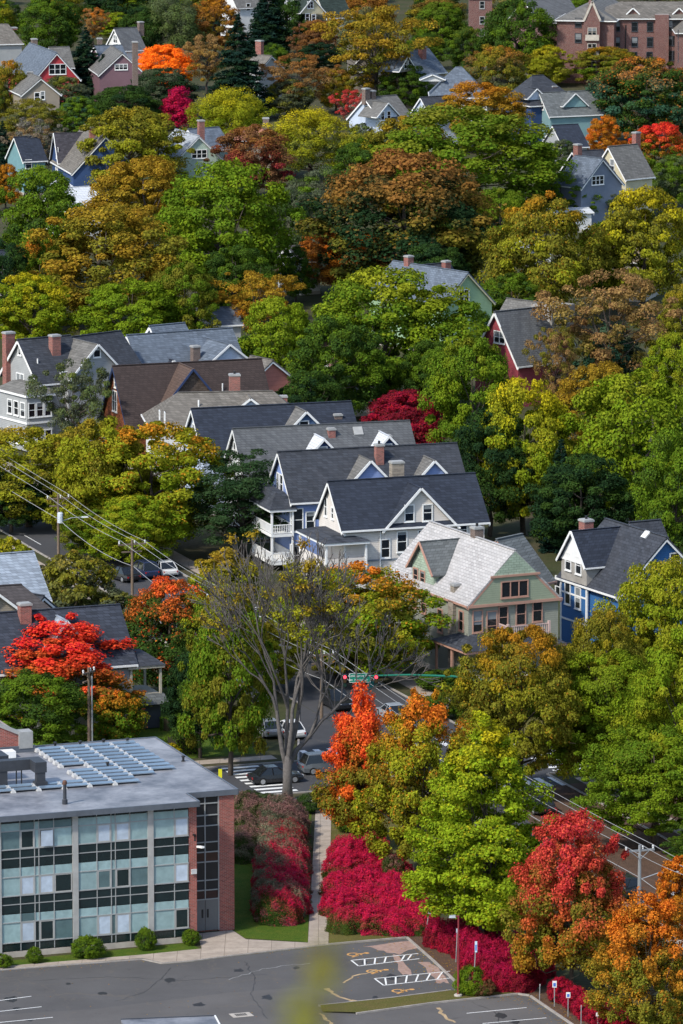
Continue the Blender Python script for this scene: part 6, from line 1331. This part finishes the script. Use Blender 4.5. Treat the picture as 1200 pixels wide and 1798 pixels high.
for px, base, hh, lab, sd in ((600, 1330, 13, 'slim bare grey tree behind the red topped maple, right of the half bare tree', 9), (355, 1290, 7, 'small bare grey tree by the clipped hedges', 11), (60, 305, 9, 'bare grey tree before the turquoise house', 13)):
    bm2, _ = bare('bare_limbs', sd, hh, .5, 4, GREYBARK, .16, 3, .2); r = tag(empty('bare_tree', P(px, base)), lab, 'tree'); o = link(bpy.data.objects.new('trunk', bm2)); o.parent = r
# ---- shrubs and hedges
def shrub(px, base, hm, wm, cols, label, group=None, name='shrub', cat='shrub', h=0, sy=1.0):
    i = rt.randrange(3); H0, R0, cr, tr = KIND['shrub'][i]; b = P(px, base, h)
    r = tag(empty(name, b, rt.uniform(0, 6.28)), label, cat, group); r.scale = (wm/(2*R0), wm*sy/(2*R0), hm/H0)
    if not cr.materials: cr.materials.append(None)
    c = link(bpy.data.objects.new('crown', cr)); c.parent = r; c.material_slots[0].link = 'OBJECT'; c.material_slots[0].material = foliage(*cols)
    t = link(bpy.data.objects.new('stems', tr)); t.parent = r; return r
PK = ('crimson', 'magenta', 'pink', .58); PKG = ('hedgeg', 'mauve', 'pink', .84); PKF = ('hedgeg', 'mauve', 'crimson', .90); GP = ('hedgeg', 'dgreen', 'mauve', .82)
def bush(k, p, wm, hm, cols, label, group, rot):
    H0, R0, cr, tr = KIND[k][rt.randrange(3)]; r = tag(empty('burning_bush', p, rot), label, 'bush', group); r.scale = (wm/(2*R0), wm/(2*R0), hm/H0)
    if not cr.materials: cr.materials.append(None)
    c = link(bpy.data.objects.new('crown', cr)); c.parent = r; c.material_slots[0].link = 'OBJECT'; c.material_slots[0].material = foliage(*cols)
    o = link(bpy.data.objects.new('stems', tr)); o.parent = r
for j, v in enumerate(np.linspace(416.2, 447, 13)):
    t = j/12; cols = ('dgreen', 'mauve', 'pink', .6) if j == 0 else (('hedgeg', 'crimson', 'pink', .76) if t < .55 else (('hedgeg', 'mauve', 'crimson', .80) if t < .8 else ('greyg', 'mauve', 'mauve', .7)))
    lab = ['fully pink burning bush at the near end of the left hedge', 'green grey burning bush with a pink right side in the hedge left of the path', 'mauve and green burning bush at the far half of the hedge left of the path'][0 if j == 0 else (1 if t < .55 else 2)]
    bush('hedgebush', Vector((-4.75+rt.uniform(-.2, .2), v+rt.uniform(-.3, .3), 0)), rt.uniform(4.1, 4.6) if j else 3.6, rt.uniform(2.5, 2.9), cols, lab, 'bushes of the hedge left of the path', rt.uniform(-.5, .3))
for px, base in ((430, 1440), (455, 1452), (425, 1470), (440, 1495), (425, 1510)): bush('bush', P(px, base), 3.2, 2.3, ('dgreen', 'hedgeg', 'mauve', .75), 'dark green bush in the corner hedge beside the brick stair tower', 'bushes of the hedge left of the path', rt.uniform(0, 6))
for px, base in ((470, 1425), (440, 1420), (545, 1425), (415, 1432)): shrub(px, base, 1.5, 2.8, ('dgreen', 'dkgreen', 'greyg', 1.0), 'dark clipped bush at the street end of the left hedge', 'bushes of the hedge left of the path', 'burning_bush', 'bush')
PK = ('dgreen', 'magenta', 'pink', .36); PS = ('dgreen', 'dkgreen', 'pink', .62)
for px, base, cc, wm in ((612, 1634, PS, 3.2), (655, 1634, PK, 3.4), (698, 1637, PK, 3.3), (738, 1636, PK, 3.0), (600, 1606, PK, 3.2), (640, 1600, PK, 3.6), (684, 1603, PK, 3.4), (722, 1610, PK, 3.2), (604, 1572, PK, 3.4), (645, 1566, PK, 3.6), (690, 1572, PK, 3.2), (606, 1540, PK, 3.4), (646, 1536, PK, 3.4), (684, 1545, PK, 3.2), (610, 1512, PK, 3.2), (648, 1508, PK, 3.2)):
    bush('bush', P(px+rt.uniform(-4, 4), base), wm, rt.uniform(1.8, 2.2), cc, 'hot pink burning bush in the mass right of the concrete path' if cc is PK else 'burning bush with a dark green skirt at the corner of path and lawn', 'bushes right of the path', rt.uniform(0, 6.28))
shrub(690, 1560, 2.6, 2.2, ('dgreen', 'brown', 'mauve', 1.0), 'dark green and brown bush standing out of the pink mass')
for px, base in ((612, 1460), (640, 1470)): shrub(px, base, 2.3, 2.6, ('dgreen', 'green', 'dgreen', 1.4), 'dark green bush under the scarlet maple', 'dark green bushes under the scarlet maple')
CR = ('wine', 'crimson', 'magenta', .7)
for px, base in ((775, 1660), (800, 1668), (825, 1680), (850, 1690), (870, 1700), (895, 1712), (862, 1722), (885, 1738), (910, 1738), (925, 1728), (840, 1706), (815, 1655), (860, 1660), (900, 1690), (940, 1712)):
    bush('bush', P(px, base), rt.uniform(2.5, 3.1), rt.uniform(1.9, 2.4), CR, 'crimson burning bush in the row beside the parking lot', 'crimson bushes beside the lot', rt.uniform(0, 6.28))
for px, base in ((985, 1760), (1010, 1775), (1030, 1790), (1075, 1800), (1100, 1812), (1055, 1806)): shrub(px, base, 1.8, 2.2, ('crimson', 'wine', 'crimson', .8), 'red burning bush under the bottom right maples', 'red bushes at the bottom right', 'burning_bush', 'bush')
shrub(826, 1748, 2.2, 2.4, ('green', 'lgreen', 'lgreen', 1.2), 'bright green bush at the foot of the red lamp post'); shrub(850, 1750, 1.5, 1.8, ('brown', 'dgreen', 'crimson', .9), 'small brown red bush beside the bright green one')
for px, base, h_, w_, lab in ((154, 1681, 1.6, 2.7, 'wide green shrub in front of the middle bay of the school'), (256, 1668, 1.7, 1.7, 'round green shrub in front of the second pier of the school'), (335, 1659, 1.15, 1.5, 'small clipped green shrub beside the brick pier of the school'), (60, 1691, 1.2, 1.3, 'small green shrub below the left bay of the school'), (4, 1699, 1.0, 1.6, 'low green shrub at the left edge below the school')):
    shrub(px, base, h_, w_, ('green', 'dgreen', 'lgreen', 1.1), lab)
shrub(222, 1312, 1.5, 1.6, ('yellow', 'ygreen', 'yellow', .7), 'yellow shrub just behind the back edge of the school roof'); shrub(300, 1330, 1.2, 2.0, ('green', 'yellow', 'yellow', .8), 'yellow topped shrub behind the right corner of the school roof')
def hedge(px0, py0, px1, py1, w, h_, label):
    a, b = P(px0, py0), P(px1, py1); mid = (a+b)/2; d = b-a; r = tag(empty('clipped_hedge', mid, math.atan2(d.y, d.x)), label, 'hedge'); L = d.length
    rng = np.random.default_rng(int(px0)); n = int(900*L*.55); f = rng.integers(0, 3, n); X = rng.uniform(-L/2, L/2, n); Y = rng.uniform(-w/2, w/2, n); Z = rng.uniform(.05, h_, n)
    Nn = np.zeros((n, 3)); t = f == 0; Z[t] = h_; Nn[t] = (0, 0, 1); t = f == 1; Y[t] = -w/2; Nn[t] = (0, -1, .2); t = f == 2; s_ = rng.uniform(size=n) < .5; X[t & s_] = L/2; X[t & ~s_ & (rng.uniform(size=n) < .4)] = -L/2; Y[t & ~s_] = w/2; Nn[t] = (.5, .5, .4)
    C = np.column_stack([X, Y, Z])+rng.normal(0, .06, (n, 3)); me = leaf_mesh('hedge_leaves', C, unit(Nn+rng.normal(size=(n, 3))*.5), .16, .1, np.stack([rng.uniform(size=n), np.full(n, .3)+rng.normal(0, .1, n), np.full(n, .5)], 1), rng); me.materials.append(foliage('green', 'dgreen', 'lgreen', 1.3))
    o = link(bpy.data.objects.new('foliage', me)); o.parent = r; m = MB(); m.box(-L/2+.15, L/2-.15, -w/2+.15, w/2-.15, 0, h_-.12); m.build('twigs', plain('hedge_twigs', (.03, .028, .015), 1), r)
hedge(283, 1252, 328, 1248, 1.2, 1.1, 'clipped green hedge beside the walk of the corner porch, farther one'); hedge(290, 1285, 350, 1276, 1.2, 1.2, 'clipped green hedge beside the walk of the corner porch, nearer one'); hedge(300, 1325, 345, 1320, 2.0, 1.5, 'dark clipped hedge behind the school roof corner')
shrub(775, 1212, 1.8, 4.5, ('dgreen', 'green', 'dgreen', 1.3), 'dark green bush below the salmon porch columns'); shrub(800, 1205, 1.8, 3, ('dgreen', 'green', 'dgreen', 1.3), 'second dark green bush right of the salmon porch columns')
for i in range(8): shrub(770+i*50, 1262-i*2, 2.4, 3.2, ('dgreen', 'green', 'olive', 1.2), 'green bush along the street front of the sage green house', 'bushes along the east kerb')
sheet('leaf_litter', [S(175.9, 395), S(215, 395), S(215, 433), S(175.9, 433)], .013, MULCH); sheet('leaf_litter', [S(163.4, 350), S(176, 350), S(176, 431), S(169.5, 431), S(165.5, 426), S(163.8, 415)], .0125, MULCH); sheet('leaf_litter', [S(176, 372), S(190, 372), S(190, 394), S(176, 394)], .013, MULCH)
sheet('dry_lawn', [S(176, 449), S(200, 449), S(200, 466), S(176, 466)], .015, DRYLAWN); sheet('front_lawn', [S(120, 451), S(152, 451), S(158, 480), S(120, 480)], .015, LAWN)
# ---- fallen leaves along the kerbs of the lot
rng = np.random.default_rng(21); C = []
for (x0, y0), (x1, y1), n, wd_ in (((715, 1650), (806, 1731), 420, 1.3), ((830, 1748), (935, 1749), 160, .8), ((932, 1751), (1004, 1798), 260, .9), ((640, 1665), (790, 1700), 160, 3.2), ((0, 1706), (560, 1664), 130, .4), ((250, 1740), (900, 1790), 110, 9)):
    a, b = P(x0, y0), P(x1, y1); t = rng.uniform(0, 1, (n, 1)); C.append(np.array(a)*(1-t)+np.array(b)*t+np.column_stack([rng.normal(0, wd_, n), rng.normal(0, wd_, n), np.full(n, .028)]))
C = np.concatenate(C); n = len(C); me = leaf_mesh('fallen_leaves', C, unit(np.array([0, 0, 1])+rng.normal(size=(n, 3))*.12), .15, .11, np.column_stack([rng.uniform(size=n), rng.uniform(size=n), np.full(n, .4)]), rng); me.materials.append(foliage('gold', 'amber', 'rust', 1.2)); tag(link(bpy.data.objects.new('fallen_leaves', me)), kind='stuff')
# ---- wooden board fence behind the dark trees
a = P(893, 905); f = tag(empty('board_fence', a, R(19.5)), 'grey board fence in the shade right of the slate roofs', 'fence')
m = MB()
for i in range(26): m.box(i*.22, i*.22+.19, -.02, .02, .05, 1.9)
m.build('boards', WOOD, f); m = MB(); m.box(-.1, 5.8, .021, .07, .4, .5); m.box(-.1, 5.8, .021, .07, 1.4, 1.5); m.build('rail', WOOD, f)
# ---- the tip of a tree growing on the slope just below the viewpoint, far inside the focus
c = P(545, 1752, 0); d = ray(545, 1735); d = d/d.y; tipp = Vector((0, 0, H))+d*5.2
r = tag(empty('treetop', (tipp.x, tipp.y, tipp.z-9)), 'blurred yellow green tip of a tree close to the viewpoint at the bottom', 'tree')
rng = np.random.default_rng(6); k = 60; q = rng.uniform(0, 1, k)**1.3; C = np.column_stack([rng.normal(0, .011, k)*(1.3-q)-.016+.034*q, rng.normal(0, .02, k), 9.0-.07+.105*q+rng.normal(0, .006, k)])
me = leaf_mesh('tip_leaves', C, unit(rng.normal(size=(k, 3))+np.array([0, -.5, .6])), 0.026, .017, np.stack([rng.uniform(size=k), q, q], 1), rng); me.materials.append(foliage('olive', 'ygreen', 'gold', 1.2)); o = link(bpy.data.objects.new('crown', me)); o.parent = r
m = MB(); m.tube([(0, 0, -12), (.02, 0, 4), (0, 0, 8.6), (.02, 0, 9.05)], [.09, .05, .006, .002], 6); m.build('trunk', BARK, r)
